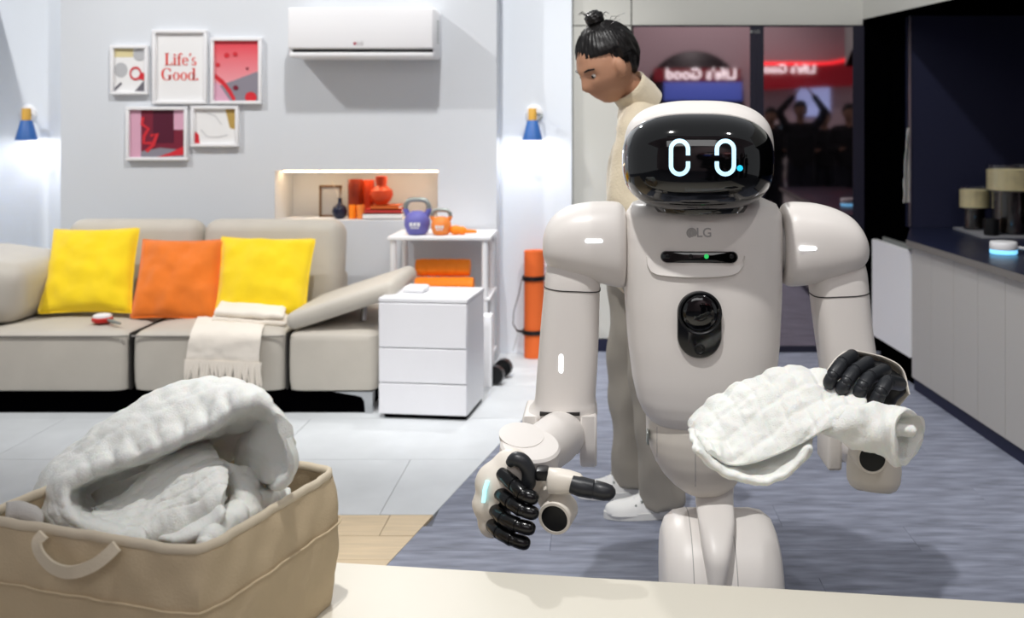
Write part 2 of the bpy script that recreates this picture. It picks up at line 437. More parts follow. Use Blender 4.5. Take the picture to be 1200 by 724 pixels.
def disc(u, v, r, asp=1.0, n=18, a0=0, a1=2 * PI): return [(u + r * math.cos(a0 + (a1 - a0) * i / n), v + r * asp * math.sin(a0 + (a1 - a0) * i / n)) for i in range(n)]
def band(pts, w):
    out = []; 
    for sgn in (1, -1):
        L = []
        for i, p in enumerate(pts):
            q0, q1 = pts[max(i - 1, 0)], pts[min(i + 1, len(pts) - 1)]; dx, dy = q1[0] - q0[0], q1[1] - q0[1]; l = math.hypot(dx, dy)
            L.append((p[0] - dy / l * w * sgn, p[1] + dx / l * w * sgn))
        out += L if sgn == 1 else L[::-1]
    return out
def grad(name, c0, c1, axis=2, s=1.0):
    m = bpy.data.materials.new(name); m.use_nodes = True; nt = m.node_tree; b = nt.nodes['Principled BSDF']; b.inputs['Roughness'].default_value = .4
    tc = nt.nodes.new('ShaderNodeTexCoord'); sx = nt.nodes.new('ShaderNodeSeparateXYZ'); r = nt.nodes.new('ShaderNodeValToRGB')
    r.color_ramp.elements[0].color = lin(c0) + (1,); r.color_ramp.elements[1].color = lin(c1) + (1,)
    nt.links.new(tc.outputs['Generated'], sx.inputs[0]); nt.links.new(sx.outputs[axis], r.inputs[0]); nt.links.new(r.outputs[0], b.inputs['Base Color']); return m
P_ = lambda n, c: mat('print_' + n, c, .4)
paper = P_('paper', 'eeeeee'); pgrey = P_('grey', 'b9babd'); pred = P_('red', 'd2303a'); pdk = P_('dark', '6d6a72'); pyel = P_('yellow', 'ddd0a0'); pmar = P_('maroon', '7a2438'); pwin = P_('wine', '551a30'); ppk = P_('pink', 'd8a6bc'); pgold = P_('gold', 'b99a55'); psl = P_('slate', '8b8792')
frame(130, 174, 53, 111, 'small white frame, grey circles print, leftmost of the five', lambda t, *r: printer(t, *r, paper, [
    (pyel, [(0, .8), (.6, .8), (.6, 1), (0, 1)]), (pgrey, disc(.2, .5, .22, .8)), (pgrey, disc(.8, .85, .2, .7)), (pdk, [(.0, .0), (.25, .18), (.2, .22), (0, .08)]), (pdk, [(.65, 0), (1, .3), (1, 0)]),
    (pred, band(disc(.68, .42, .17, .8), .025)), (pred, [(.75, .3), (1, .25), (1, .42), (.85, .45)])]))
redg = grad('print_red_fade', 'f0b4bc', 'e03a48')
frame(247, 307, 44, 122, 'white frame with a red abstract of floating balls, right in the top row', lambda t, *r: printer(t, *r, redg, [
    (psl, [(.1, .25), (1, .5), (1, 0), (.3, 0)]), (ppk, [(0, 0), (.35, 0), (.1, .28), (0, .32)]), (pred, band([(0, .42), (.2, .3), (.35, .15), (.45, 0)], .04)),
    (pred, disc(.28, .76, .06, .7)), (pred, disc(.08, .6, .05, .7)), (pmar, disc(.48, .22, .06, .7)), (pred, disc(.82, .06, .13, .7)), (pmar, disc(.74, .54, .03, .7)), (pred, disc(.47, .78, .05, .7))]))
frame(148, 220, 125, 188, 'white frame with a dark red still life, lower left of the five', lambda t, *r: printer(t, *r, pmar, [
    (ppk, [(0, 0), (.2, 0), (.2, 1), (0, 1)]), (pwin, [(.42, .3), (.8, .3), (.8, 1), (.42, 1)]), (ppk, [(.8, .58), (1, .58), (1, 1), (.8, 1)]), (psl, [(.2, 0), (1, 0), (1, .15), (.55, .2), (.2, .12)]),
    (pred, band([(.24, .85), (.22, .7), (.34, .6), (.26, .45), (.25, .3), (.4, .3)], .03)), (pred, band([(.38, .45), (.5, .5), (.42, .25), (.3, .12)], .035)), (pred, [(.5, 0), (.75, .1), (1, .25), (1, .05)])]))
frame(224, 280, 124, 172, 'small white frame with a pale abstract, lower right of the five', lambda t, *r: printer(t, *r, paper, [
    (pgold, [(.74, 1), (1, 1), (1, .4), (.85, .45)]), (pred, [(0, 0), (.12, 0), (.1, .25), (.03, .35), (0, .3)]), (pgrey, band([(.15, .4), (.3, .2), (.55, .18), (.8, .25)], .01)), (pgrey, band([(.2, .95), (.5, .8), (.65, .55)], .008))]))
def serif(t, x0, x1, z0, z1):
    MB().box(x0, x1, YF - .014, YF - .004, z0, z1).build('print', paper, t, smooth=False)
    mb = MB(); sc = [1, 0, 0]
    def P(x, y): return (sc[1] + x * sc[0], YF - .0165, sc[2] + y * sc[0])
    def R(a, b, c, e): mb.prism([P(a, c), P(b, c), P(b, e), P(a, e)], (0, .002, 0))
    def D(cx, cy, r): mb.prism([P(cx + r * math.cos(k * PI / 8), cy + r * math.sin(k * PI / 8)) for k in range(16)], (0, .002, 0))
    def O(cx, cy, rx, ry, ix, iy, a0=0, a1=360):
        n = 24
        for k in range(n):
            A, B = math.radians(a0 + (a1 - a0) * k / n), math.radians(a0 + (a1 - a0) * (k + 1) / n)
            mb.prism([P(cx + rx * math.cos(A), cy + ry * math.sin(A)), P(cx + rx * math.cos(B), cy + ry * math.sin(B)), P(cx + ix * math.cos(B), cy + iy * math.sin(B)), P(cx + ix * math.cos(A), cy + iy * math.sin(A))], (0, .002, 0))
    def put(ch, x):
        sc[1] = x
        if ch == 'L': R(.08, .26, 0, 1); R(0, .36, .94, 1); R(0, .62, 0, .06); R(.56, .62, 0, .28); return .68
        if ch == 'i': R(.07, .22, 0, .65); R(0, .29, 0, .05); R(0, .1, .6, .65); D(.145, .85, .09); return .34
        if ch == 'f': R(.08, .23, 0, .8); R(0, .36, .6, .65); R(0, .32, 0, .05); O(.27, .78, .19, .22, .05, .17, 60, 180); D(.37, .92, .07); return .4
        if ch == 'e': O(.27, .325, .27, .335, .13, .29, 0, 325); R(.13, .54, .34, .39); return .6
        if ch == "'": D(.08, .92, .08); mb.prism([P(.02, .88), P(.15, .9), P(.04, .68)], (0, .002, 0)); return .2
        if ch == 's': O(.2, .48, .18, .18, .07, .13, 40, 270); O(.2, .17, .2, .18, .07, .12, -150, 100); R(.02, .06, .02, .2); return .46
        if ch == 'G': O(.44, .5, .44, .52, .26, .47, 40, 330); R(.62, .79, .04, .42); R(.52, .88, .38, .43); R(.72, .77, .7, .98); return .95
        if ch == 'o': O(.28, .325, .28, .335, .14, .29); return .62
        if ch == 'd': O(.27, .325, .27, .335, .13, .29); R(.42, .57, 0, 1); R(.33, .5, .95, 1); R(.5, .66, 0, .05); return .68
        if ch == '.': D(.09, .09, .09); return .2
    for word, px0, base in (("Life's", 193, 76.5), ('Good.', 189, 94)):
        p = at(px0, base, YF - .016); sc[0] = .074; sc[2] = p.z; x = p.x
        for ch in word: x += put(ch, x) * sc[0]
    mb.build('lettering', mat('print_scarlet', 'e0483e', .5), t, smooth=False)
frame(179, 243, 35, 122, "tall white frame reading Life's Good in red letters", serif)

# ================================================================== wall lamps
def sconce(px, Y, label, watt):
    b = at(px + 2, 133, Y)
    t = thing('wall_lamp', label, 'lamp', (b.x, Y, b.z), 'blue cone wall lamps')
    MB().lathe([(.055, 0), (.055, -.012), (.045, -.02), (0, -.021)], (b.x, Y, b.z), (0, 1, 0), 28).build('wall_plate', M_white, t)
    c = at(px, 141, Y - .13)
    MB().tube([b + Vector((.02, -.02, 0)), b + Vector((.055, -.06, -.01)), b + Vector((.05, -.1, -.03)), c + Vector((.012, 0, -.02))], .006, 8).build('arm', M_steel, t)
    MB().lathe([(.001, .075), (.024, .074), (.026, .07), (.027, .0)], c, n=20).build('wooden_cap', M_wood, t)
    MB().lathe([(.03, 0), (.034, -.005), (.064, -.122), (.061, -.122), (.03, -.01), (.001, -.008)], c, n=32).build('lamp_shade', M_blue, t)
    MB().ell(c + Vector((0, 0, -.075)), (.026, .026, .026), nu=16, nv=10).build('bulb', mat('bulb_glow', 'fff3e4', emit=14), t)
    l = bpy.data.lights.new('wall_lamp_light', 'POINT'); l.energy = watt; l.shadow_soft_size = .03; l.color = (1, .96, .92)
    lo = bpy.data.objects.new('wall_lamp_light', l); C.objects.link(lo); lo.location = c + Vector((0, 0, -.112))
sconce(624, 6.2, 'blue cone wall lamp on the white wall right of the niche', 3.2)
sconce(31, 6.2, 'blue cone wall lamp at the left edge above the sofa arm', 3.2)

# ================================================================== things in the niche
nf = nz0 + .002
b = at(390, 258, 6.2)
t = thing('photo_frame', 'small wooden photo frame leaning in the wall niche', 'picture', (b.x, 6.22, nf))
a0, a1 = at(374, 0, 6.2).x, at(400, 0, 6.2).x; hh = .2
mb = MB(); 
for q in ((a0, a1, nf, nf + .012), (a0, a1, nf + hh - .012, nf + hh), (a0, a0 + .012, nf, nf + hh), (a1 - .012, a1, nf, nf + hh)): mb.box(q[0], q[1], 6.2, 6.22, q[2], q[3])
mb.build('frame', mat('oak_frame', '6e5236', .5), t, smooth=False)
MB().box(a0 + .01, a1 - .01, 6.21, 6.218, nf + .01, nf + hh - .01).build('print', P_('paper2', 'b4b6b8'), t, smooth=False)
c = at(398, 250, 6.1)
vs = thing('bud_vase', 'round navy bud vase with dried stems in the niche', 'vase', (c.x, 6.1, nf))
MB().lathe([(0, 0), (.025, 0), (.042, .02), (.046, .045), (.04, .07), (.018, .088), (.01, .1), (.01, .125), (.013, .128), (.008, .127)], (c.x, 6.1, nf), n=28).build('body', M_navyv, vs)
for dx in (-.05, .03, .06): MB().tube([(c.x, 6.1, nf + .1), (c.x + dx * .4, 6.1, nf + .17), (c.x + dx, 6.1, nf + .23)], .002, 5).build('stem', P_('stem', 'd8d2c6'), vs)
def cylv(px0, px1, py0, Y, m, name, label, group=None, prof=None):
    x0, x1 = at(px0, 0, Y).x, at(px1, 0, Y).x; h = at(0, py0, Y).z - nf; r = (x1 - x0) / 2
    return tag(MB().lathe([(0, 0), (r * .96, 0), (r, .006), (r, h - .004), (r * .97, h), (r * .85, h), (r * .84, h - .03), (0, h - .03)], ((x0 + x1) / 2, Y, nf), n=28).build(name, m), label, 'vase', group)
cylv(408, 425, 210, 6.17, M_dterra, 'cylinder_vase', 'tall dark rust cylinder vase in the niche', 'orange vessels in the niche')
cylv(424, 439, 211, 6.2, M_terra, 'cylinder_vase', 'tall bright orange cylinder vase behind the round one in the niche', 'orange vessels in the niche')
cylv(409, 417, 240, 6.08, M_foam, 'tumbler', 'low amber cup before the dark rust vase', 'orange vessels in the niche')
cylv(418, 427, 240, 6.08, M_korange, 'tumbler', 'low orange cup right of the amber cup', 'orange vessels in the niche')
bk = [('e9e6e4', 251, 257.5, 428, 474, 'lower white book of the pile in the niche'), ('c23a34', 246.5, 251, 430, 473, 'red book second from the top of the niche pile'), ('d8672c', 241, 246.5, 437, 470, 'orange book on top of the niche pile')]
zz = nf
for i, (col, y0, y1, p0, p1, l) in enumerate(bk):
    hb = .034 if i == 0 else .024
    t = thing('book', l, 'book', (at((p0 + p1) / 2, 0, 6.12).x, 6.12, zz), 'books in the niche')
    x0, x1 = at(p0, 0, 6.12).x, at(p1, 0, 6.12).x
    MB().box(x0, x1, 6.05, 6.2, zz, zz + .004).box(x0, x1, 6.05, 6.2, zz + hb - .004, zz + hb).box(x0, x1, 6.05, 6.055, zz, zz + hb).build('cover', mat('cover' + str(i), col, .5), t, smooth=False)
    MB().box(x0 + .004, x1 - .004, 6.056, 6.196, zz + .004, zz + hb - .004).build('pages', paper, t, smooth=False)
    zz += hb + .001
c = at(446, 0, 6.12)
MBv = MB().lathe([(0, 0), (.035, 0), (.06, .03), (.072, .06), (.066, .09), (.04, .11), (.03, .118), (.034, .13), (.036, .16), (.034, .175), (.028, .174), (.026, .12), (0, .11)], (at(447, 0, 6.12).x, 6.12, zz), n=32)
tag(MBv.build('round_vase', M_terra), 'bulbous orange vase with a collar on the niche books', 'vase')

# ================================================================== sofa
so = thing('sofa', 'light grey leather sofa with tilting arm pads on a black plinth', 'sofa', (-2.3, 5.3, 0))
SY0, SY1 = 4.87, 5.72
X3 = at(151, 0, SY0).x; X4 = at(335, 0, SY0).x; X5 = at(443, 0, SY0).x; X2 = X3 - .78; X1 = X2 - .45
zb, zs_ = .108, .40
def cushion_box(x0, x1, name):
    def dome(mb):
        V = []
        for x, y, z in mb.v:
            u = (x - (x0 + x1) / 2) / ((x1 - x0) / 2); w = (y - (SY0 + SY1) / 2) / ((SY1 - SY0) / 2)
            if z > .3: z += .028 * max(0, (1 - u * u)) ** .5 * max(0, (1 - w * w)) ** .5
            V.append((x, y, z))
        mb.v = V; return mb
    bm = bmesh.new(); bmesh.ops.create_grid(bm, x_segments=14, y_segments=14, size=.5)
    bm.free()
    mb = MB(); rings = []
    n = 44
    def ring(inset, z):
        out = []
        hx, hy = (x1 - x0) / 2 - inset, (SY1 - SY0) / 2 - inset
        for k in range(n):
            a = 2 * PI * (k + .5) / n; e = 14
            kx = abs(math.cos(a)) ** (2 / e) * (1 if math.cos(a) > 0 else -1); ky = abs(math.sin(a)) ** (2 / e) * (1 if math.sin(a) > 0 else -1)
            out.append(Vector(((x0 + x1) / 2 + hx * kx, (SY0 + SY1) / 2 + hy * ky, z)))
        return out
    w = min(x1 - x0, SY1 - SY0) / 2
    for ins, z in ((.03, zb), (.008, zb + .01), (.002, zb + .05), (.0, .25), (.002, .36), (.006, .385), (.02, .398), (.05, .406), (.12, .415), (.2, .42), (w * .8, .424), (w * .98, .424)):
        rings.append(ring(ins, z))
    return mb.loft(rings).build(name, M_leather, so)
cushion_box(X2, X3, 'seat'); cushion_box(X3, X4, 'seat'); cushion_box(X4, X5, 'arm_base'); cushion_box(X1, X2, 'arm_base')
for x0, x1 in ((X2, X3), (X3, X4)):
    MB().tube([(x0 + .012, SY0 + .003, .388), (x0 + .06, SY0 - .001, .386), (x1 - .06, SY0 - .001, .386), (x1 - .012, SY0 + .003, .388)], .0045, 6).build('piping', M_pipe, so)
for xx in (X3, X4):
    MB().box(xx - .004, xx + .004, SY0 + .012, SY1 - .03, .12, .40).build('seam', M_gap, so, smooth=False)
for i, (p0, p1) in enumerate(((76, 234), (236, 401))):
    Yb = 5.62; x0, x1 = at(p0, 0, Yb).x, at(p1, 0, Yb).x
    mb = MB().box(x0, x1, Yb - .09, Yb + .11, .36, .9, .085, 5, rot=Matrix.Rotation(math.radians(-10), 3, 'X'), piv=(0, Yb, .4))
    mb.build('backrest', M_leather, so)
MB().box(X2 - .1, at(404, 0, 5.8).x, 5.74, 5.9, .12, at(0, 318, 5.8).z, .03).build('back_frame', M_leather, so)
# tilted right arm pad
A, B = Vector((X4 + .03, 0, .412)), Vector((at(458, 0, SY0).x, 0, at(0, 350, SY0).z)); L = (B - A).length; ang = math.atan2(B.z - A.z, B.x - A.x)
mb = MB().box(A.x - .03, A.x + L + .03, SY0 + .02, 5.5, A.z - .005, A.z + .085, .04, 5, rot=Matrix.Rotation(-ang, 3, 'Y'), piv=(A.x, 5.2, A.z))
mb.build('arm_pad', M_leather, so)
MB().tube([(A.x + .3, 5.1, .42), (A.x + .3, 5.12, .5)], .015, 10).build('hinge_rod', M_chrome, so)
mb = MB().box(at(-70, 0, 5.2).x, at(47, 0, 5.2).x, 5.0, 5.68, .43, .745, .1, 5, rot=Matrix.Rotation(math.radians(8), 3, 'Y'))
mb.build('arm_pad', M_leather, so)
MB().box(X1 + .05, X5 - .06, SY0 + .03, SY1 - .05, .0, zb + .002).build('plinth', M_black, so, smooth=False)
lx = at(430, 0, SY0).x
MB().prism([(lx - .17, SY0 + .012, zb), (lx + .025, SY0 + .012, zb), (lx + .025, SY0 + .012, 0), (lx - .012, SY0 + .012, 0), (lx - .016, SY0 + .012, .06), (lx - .03, SY0 + .012, .082), (lx - .06, SY0 + .012, .09)], (0, .05, 0)).build('leg', M_chrome, so, smooth=False)
MB().prism([(lx - .17, SY1 - .1, zb), (lx + .025, SY1 - .1, zb), (lx + .025, SY1 - .1, 0), (lx - .012, SY1 - .1, 0), (lx - .016, SY1 - .1, .06), (lx - .03, SY1 - .1, .082), (lx - .06, SY1 - .1, .09)], (0, .05, 0)).build('leg', M_chrome, so, smooth=False)

def pillow(tl, tr, br, bl, thick, m, label, seed):
    mb = MB(); n = 26; V = []; 
    tl, tr, br, bl = map(Vector, (tl, tr, br, bl))
    nrm = (tr - tl).cross(bl - tl).normalized()
    if nrm.y > 0: nrm = -nrm
    for side in (1, -1):
        for i in range(n):
            for j in range(n):
                u, v = 2 * i / (n - 1) - 1, 2 * j / (n - 1) - 1
                uu = u * (1 - .05 * (1 - v * v)) ; vv = v * (1 - .05 * (1 - u * u))
                p = tl.lerp(tr, (uu + 1) / 2).lerp(bl.lerp(br, (uu + 1) / 2), (vv + 1) / 2)
                h = max(0, (1 - u * u) * (1 - v * v)) ** .42
                wr = noise.fractal(Vector((u * 1.7 + seed, v * 1.7, side)), 1, 2, 4) * .022 * min(1, h * 2) + .006 * math.sin(9 * (u + v * .6) + seed) * h * max(0, v)
                V.append(p + nrm * side * (thick / 2 * h + wr + (.002 if h == 0 else 0)))
    Fc = []
    for s_ in (0, 1):
        o = s_ * n * n
        for i in range(n - 1):
            for j in range(n - 1):
                a = o + i * n + j; Fc.append((a, a + 1, a + n + 1, a + n))
    bd = [i * n for i in range(n)] + [(n - 1) * n + j for j in range(1, n)] + [i * n + n - 1 for i in range(n - 2, -1, -1)] + [j for j in range(n - 2, 0, -1)]
    for k in range(len(bd)):
        a, b = bd[k], bd[(k + 1) % len(bd)]; Fc.append((a, b, b + n * n, a + n * n))
    t = thing('cushion', label, 'cushion', tuple((bl + br) / 2), 'cushions along the sofa back')
    mb.add(V, Fc).build('cover', m, t, ang=80)
    MB().tube([V[k] for k in bd[::2]] + [V[bd[0]]], .004, 6).build('piping', m, t)
pillow(at(64, 269, 5.46), at(164, 267, 5.46), at(154, 367, 5.17), at(44, 368, 5.17), .17, M_yellow, 'bright yellow square cushion at the left end of the sofa', 1)
pillow(at(168, 281, 5.44), at(262, 281, 5.44), at(255, 376, 5.16), at(152, 373, 5.16), .16, M_orange, 'orange velvet cushion between the two yellow ones', 5)
pillow(at(260, 278, 5.45), at(370, 280, 5.45), at(358, 374, 5.17), at(252, 368, 5.17), .17, M_yellow, 'bright yellow square cushion behind the folded throw', 9)

# cream throw with fringe
th = thing('throw_blanket', 'cream fringed throw folded over the sofa seat front', 'blanket', tuple(at(270, 400, 4.9)))
mb = MB()
patch(mb, pxgrid([[(232, 371), (258, 373), (285, 375), (312, 378)], [(227, 382), (252, 383), (280, 384), (308, 385)], [(223, 393), (248, 394), (276, 395), (306, 395)], [(219, 412), (246, 414), (275, 416), (304, 416)], [(218, 424), (245, 426), (275, 428), (304, 428)]], [5.08, 4.92, 4.845, 4.838, 4.838]), 30, 26, .012, rough=.006)
mb.build('hanging_end', M_throw, th)
mb = MB()
for k, (dy, in_) in enumerate(((0, 0), (-8, 3))):
    patch(mb, pxgrid([[(256 + in_, 362 + dy), (285, 364 + dy), (312, 366 + dy), (338 - in_, 369 + dy)], [(250 + in_, 371 + dy), (280, 373 + dy), (308, 375 + dy), (336 - in_, 377 + dy)], [(248 + in_, 376 + dy), (278, 378 + dy), (306, 380 + dy), (335 - in_, 380 + dy)]], [5.17, 5.04, 5.0]), 16, 26, .03, rough=.006, seed=k)
mb.build('folded_stack', M_throw, th)
mb = MB()
for k in range(58):
    px = 218 + 87 * k / 57; p = at(px, 421 + 4 * k / 57, 4.835); l = .085 + .06 * random.random()
    s_ = random.uniform(-.02, .02)
    mb.tube([p, p + Vector((s_ * .4, -.006, -l * .5)), p + Vector((s_, -.002, -l))], [.0075, .006, .003], 5)
stuff(mb.build('fringe', M_throw, th))
# lint brush
c = at(120, 371, 5.03); zq = .428
br = thing('lint_brush', 'round red and white brush lying on the sofa seat', 'brush', (c.x, 5.03, zq))
MB().lathe([(0, 0), (.044, 0), (.05, .008), (.05, .02), (.046, .024)], (c.x, 5.03, zq), n=28).build('base', M_red, br)
MB().lathe([(.046, .024), (.044, .034), (.03, .04), (0, .041)], (c.x, 5.03, zq), n=28).build('cap', M_white, br)
MB().tube([(c.x + .045, 5.0, zq + .014), (c.x + .08, 4.975, zq + .011), (c.x + .13, 4.95, zq + .007)], [.008, .011, .006], 8).build('handle', M_steel, br)

# ================================================================== drawer side table
A = onz(444, 490, 0); B = onz(548, 492.5, 0); D_ = onz(571, 468, 0)
e1 = (B - A).normalized(); wd = (B - A).length; e2 = Vector((-e1.y, e1.x, 0)); dp = .36; hz = .59
ang = math.atan2(e1.y, e1.x) - math.radians(2)
st = thing('drawer_unit', 'white lacquered bedside drawer unit beside the sofa', 'drawer unit', ((A.x + B.x) / 2, A.y + dp / 2, 0))
R_ = rotz(ang)
def lb(x0, x1, y0, y1, z0, z1, b=.003): return MB().box(A.x + x0, A.x + x1, A.y + y0, A.y + y1, z0, z1, b, 1, rot=R_, piv=(A.x, A.y, 0))
lb(0, wd, .012, dp, .022, hz - .02).build('carcass', M_lacq, st)
lb(-.002, wd + .002, -.002, dp + .002, hz - .02, hz).build('top', M_lacq, st)
zz = [.022, at(0, 448, A.y).z, at(0, 407, A.y).z, hz - .022]
for k in range(3): lb(.001, wd - .001, -.006, .012, zz[k] + .003, zz[k + 1] - .002).build('drawer', M_lacq, st)
lb(.02, wd - .01, .02, dp - .01, 0, .022).build('plinth', M_black, st)
q = onz(487, 341, hz)
tag(MB().box(q.x - .05, q.x + .06, q.y - .06, q.y + .05, hz + .001, hz + .03, .012, 3, rot=R_).build('white_case', M_white), 'small flat white case on the drawer unit', 'box')

# ================================================================== shelf with gym gear
SHY0, SHY1 = 5.58, 5.97; sx0, sx1 = at(456, 0, SHY0).x, at(571, 0, SHY0).x
z_top = at(0, 277, SHY0).z; z_mid = .455
sh = thing('shelf_unit', 'white metal two-tier shelf holding gym gear by the wall', 'shelf', ((sx0 + sx1) / 2, 5.75, 0))
MB().box(sx0 - .01, sx1 + .02, SHY0 - .01, SHY1, z_top - .022, z_top, .006).build('shelf_board', M_white, sh)
MB().box(sx0, sx1 + .015, SHY0, SHY1, z_mid - .02, z_mid, .004).build('shelf_board', M_white, sh)
MB().box(sx0, sx1 + .015, SHY0, SHY1, .08, .1, .004).build('shelf_board', M_white, sh)
for x in (sx0 + .02, sx1 - .015):
    for y in (SHY0 + .02, SHY1 - .03):
        MB().tube([(x, y, 0), (x, y, z_top - .02)], .018, 14).build('leg', M_white, sh)
def kettlebell(px, py, Y, r, m, hh, hr, label):
    p = at(px, py, Y); zb = z_top + .001
    t = thing('kettlebell', label, 'kettlebell', (p.x, Y, zb), 'kettlebells on the shelf')
    MB().lathe([(0, 0), (r * .6, 0), (r * .8, r * .15), (r, r * .75), (r * .98, r * 1.15), (r * .75, r * 1.6), (r * .4, r * 1.8), (0, r * 1.84)], (p.x, Y, zb), n=32).build('bell', m, t)
    w = r * .88; base = zb + r * 1.25; top = zb + hh
    for sg in (-1, 1): MB().cap((p.x + sg * r * .62, Y, base), (p.x + sg * w * 1.02, Y, zb + hh * .66), r * .24, hr * 1.1).build('horn', m, t)
    MB().tube([(p.x - w * 1.02, Y, zb + hh * .66), (p.x - w, Y, zb + hh * .8), (p.x - w * .72, Y, top - hr * 1.3), (p.x - w * .3, Y, top - hr), (p.x + w * .3, Y, top - hr), (p.x + w * .72, Y, top - hr * 1.3), (p.x + w, Y, zb + hh * .8), (p.x + w * 1.02, Y, zb + hh * .66)], hr, 12).build('handle', M_steel, t)
    mb = MB()
    for k in range(3): mb.box(p.x - r * .42 + k * r * .29, p.x - r * .42 + k * r * .29 + r * .22, Y - r * 1.01, Y - r * .9, zb + r * .72, zb + r * 1.0)
    mb.box(p.x - r * .35, p.x + r * .3, Y - r * .99, Y - r * .9, zb + r * .55, zb + r * .63)
    lab(mb.build('printed_label', M_white, t, smooth=False), 'white print on the bell')
kettlebell(489, 270, 5.68, .075, M_purple, .215, .014, 'large purple kettlebell with a grey handle on the shelf')
kettlebell(517, 270, 5.66, .058, M_korange, .155, .012, 'smaller orange kettlebell right of the purple one')
p = at(534, 268, 5.66)
db = thing('massage_ball_stick', 'small orange hand massager lying right of the kettlebells', 'massager', (p.x, 5.66, z_top))
MB().ell((p.x, 5.66, z_top + .028), (.038, .027, .027), nu=20, nv=12).ell((p.x + .035, 5.66, z_top + .025), (.03, .024, .024), nu=20, nv=12).build('head', M_foam, db)
MB().tube([(p.x + .05, 5.66, z_top + .022), (p.x + .12, 5.67, z_top + .018)], [.013, .009], 10).build('handle', M_foam, db)
def roller(px0, px1, Y, z, r, label):
    x0, x1 = at(px0, 0, Y).x, at(px1, 0, Y).x
    t = thing('foam_roller', label, 'foam roller', ((x0 + x1) / 2, Y, z), 'orange foam rollers on the lower shelf')
    MB().lathe([(r * .55, 0), (r * .93, 0), (r * .97, .006), (r * .97, x1 - x0 - .006), (r * .93, x1 - x0), (r * .55, x1 - x0)], (x0, Y, z + r), (1, 0, 0), 28).build('core', M_foam, t)
    for k in range(5):
        mb = MB()
        for i in range(10):
            a = 2 * PI * i / 10; xx = x0 + .02 + k * (x1 - x0 - .04) / 5
            mb.box(xx, xx + (x1 - x0 - .04) / 5 - .008, Y - r * .22, Y + r * .22, z + r * 1.9, z + r * 2.0, .003, 1, rot=Matrix.Rotation(a, 3, 'X'), piv=(0, Y, z + r))
        mb.build('tread_ring', M_foam, t)
roller(487, 555, 5.68, z_mid + .002, .05, 'lower orange foam roller on the shelf')
roller(488, 551, 5.72, z_mid + .102, .05, 'upper orange foam roller lying on another roller')
q = onz(572, 452, 0)
tag(MB().box(q.x - .12, q.x + .025, q.y - .05, q.y + .05, .001, .395, .008).build('white_bin', M_white), 'narrow white bin behind the drawer unit', 'bin')
q = onz(579, 452, 0)
dbb = thing('dumbbell', 'black dumbbell on the pale floor behind the drawer unit', 'dumbbell', (q.x, q.y + .08, 0))
MB().lathe([(.02, 0), (.05, 0), (.05, .01), (.05, .045), (.045, .055), (.02, .055)], (q.x, q.y, .056), (.2, 1, 0), 12).build('weight', M_blk, dbb)
MB().lathe([(.02, 0), (.05, 0), (.05, .01), (.05, .045), (.045, .055), (.02, .055)], (q.x + .03, q.y + .16, .056), (.2, 1, 0), 12).build('weight', M_blk, dbb)
MB().tube([(q.x + .01, q.y + .05, .056), (q.x + .032, q.y + .17, .056)], .016, 12).build('handle', M_chrome, dbb)

# ================================================================== rolled exercise mat
q = onz(624.5, 421, 0); r = .07; hm = .66
ym = thing('exercise_mat', 'rolled orange exercise mat standing against the white wall', 'exercise mat', (q.x, q.y + r, 0))
prof = []
mb = MB()
sp_ = [(r * (.25 + .72 * k / 90), 2 * PI * 4.2 * k / 90) for k in range(91)]
ou = [(q.x + a * math.cos(b_), q.y + r + a * math.sin(b_)) for a, b_ in sp_]; inn = [(q.x + (a - .009) * math.cos(b_), q.y + r + (a - .009) * math.sin(b_)) for a, b_ in sp_]
for k in range(90):
    mb.prism([(ou[k][0], ou[k][1], 0), (ou[k + 1][0], ou[k + 1][1], 0), (inn[k + 1][0], inn[k + 1][1], 0), (inn[k][0], inn[k][1], 0)], (0, 0, hm))
mb.build('rolled_mat', M_omat, ym)
for zc in (at(0, 328, 6).z, at(0, 392, 6).z):
    MB().lathe([(r * .98, -.013), (r * 1.03, -.013), (r * 1.03, .013), (r * .98, .013)], (q.x, q.y + r, zc), n=40).build('strap_band', M_blk, ym)
zc0, zc1 = at(0, 328, 6).z, at(0, 392, 6).z
MB().tube([(q.x - r, q.y + r - .02, zc0), (q.x - r - .02, q.y + r - .03, zc0 - .1), (q.x - r - .05, q.y + r - .04, zc0 - .2), (q.x - r - .055, q.y + r - .04, zc0 - .28), (q.x - r - .03, q.y + r - .03, zc1 + .01), (q.x - r, q.y + r - .01, zc1)], .011, 8, flat=.25).build('carry_strap', M_blk, ym)
MB().tube([(q.x - r - .02, q.y + r - .03, zc1 + .005), (q.x - r - .04, q.y + r - .05, zc1 - .06), (q.x - r - .055, q.y + r - .06, .05)], .008, 6, flat=.25).build('strap_end', M_steel, ym)

# ================================================================== kitchen run on the right
c0 = onz(1068.5, 456, 0); c1 = onz(1200, 547, 0); dk = (c1 - c0) / (c1.y - c0.y)       # along the front
cp = lambda y, off=0: Vector((c0.x + dk.x * (y - c0.y) + off, y, 0))
ct = thing('kitchen_counter', 'grey kitchen counter with dark navy worktop on the right', 'counter', (2.2, 4, 0))
def run(y0, y1, o0, o1, z0, z1): 
    return MB().prism([cp(y0, o0) + Vector((0, 0, z0)), cp(y1, o0) + Vector((0, 0, z0)), cp(y1, o1) + Vector((0, 0, z0)), cp(y0, o1) + Vector((0, 0, z0))], (0, 0, z1 - z0))
YE, YN = c0.y, 2.3
run(YN, YE, .02, .62, .066, .775).build('carcass', M_front, ct, smooth=False)
run(YN, YE, .012, .5, 0, .066).build('plinth', M_navy, ct, smooth=False)
yy = YE
for k in range(11):
    y2 = yy - .265
    run(y2 + .0025, yy - .0025, -.0, .02, .068, .772).build('front_panel', M_front, ct, smooth=False); yy = y2
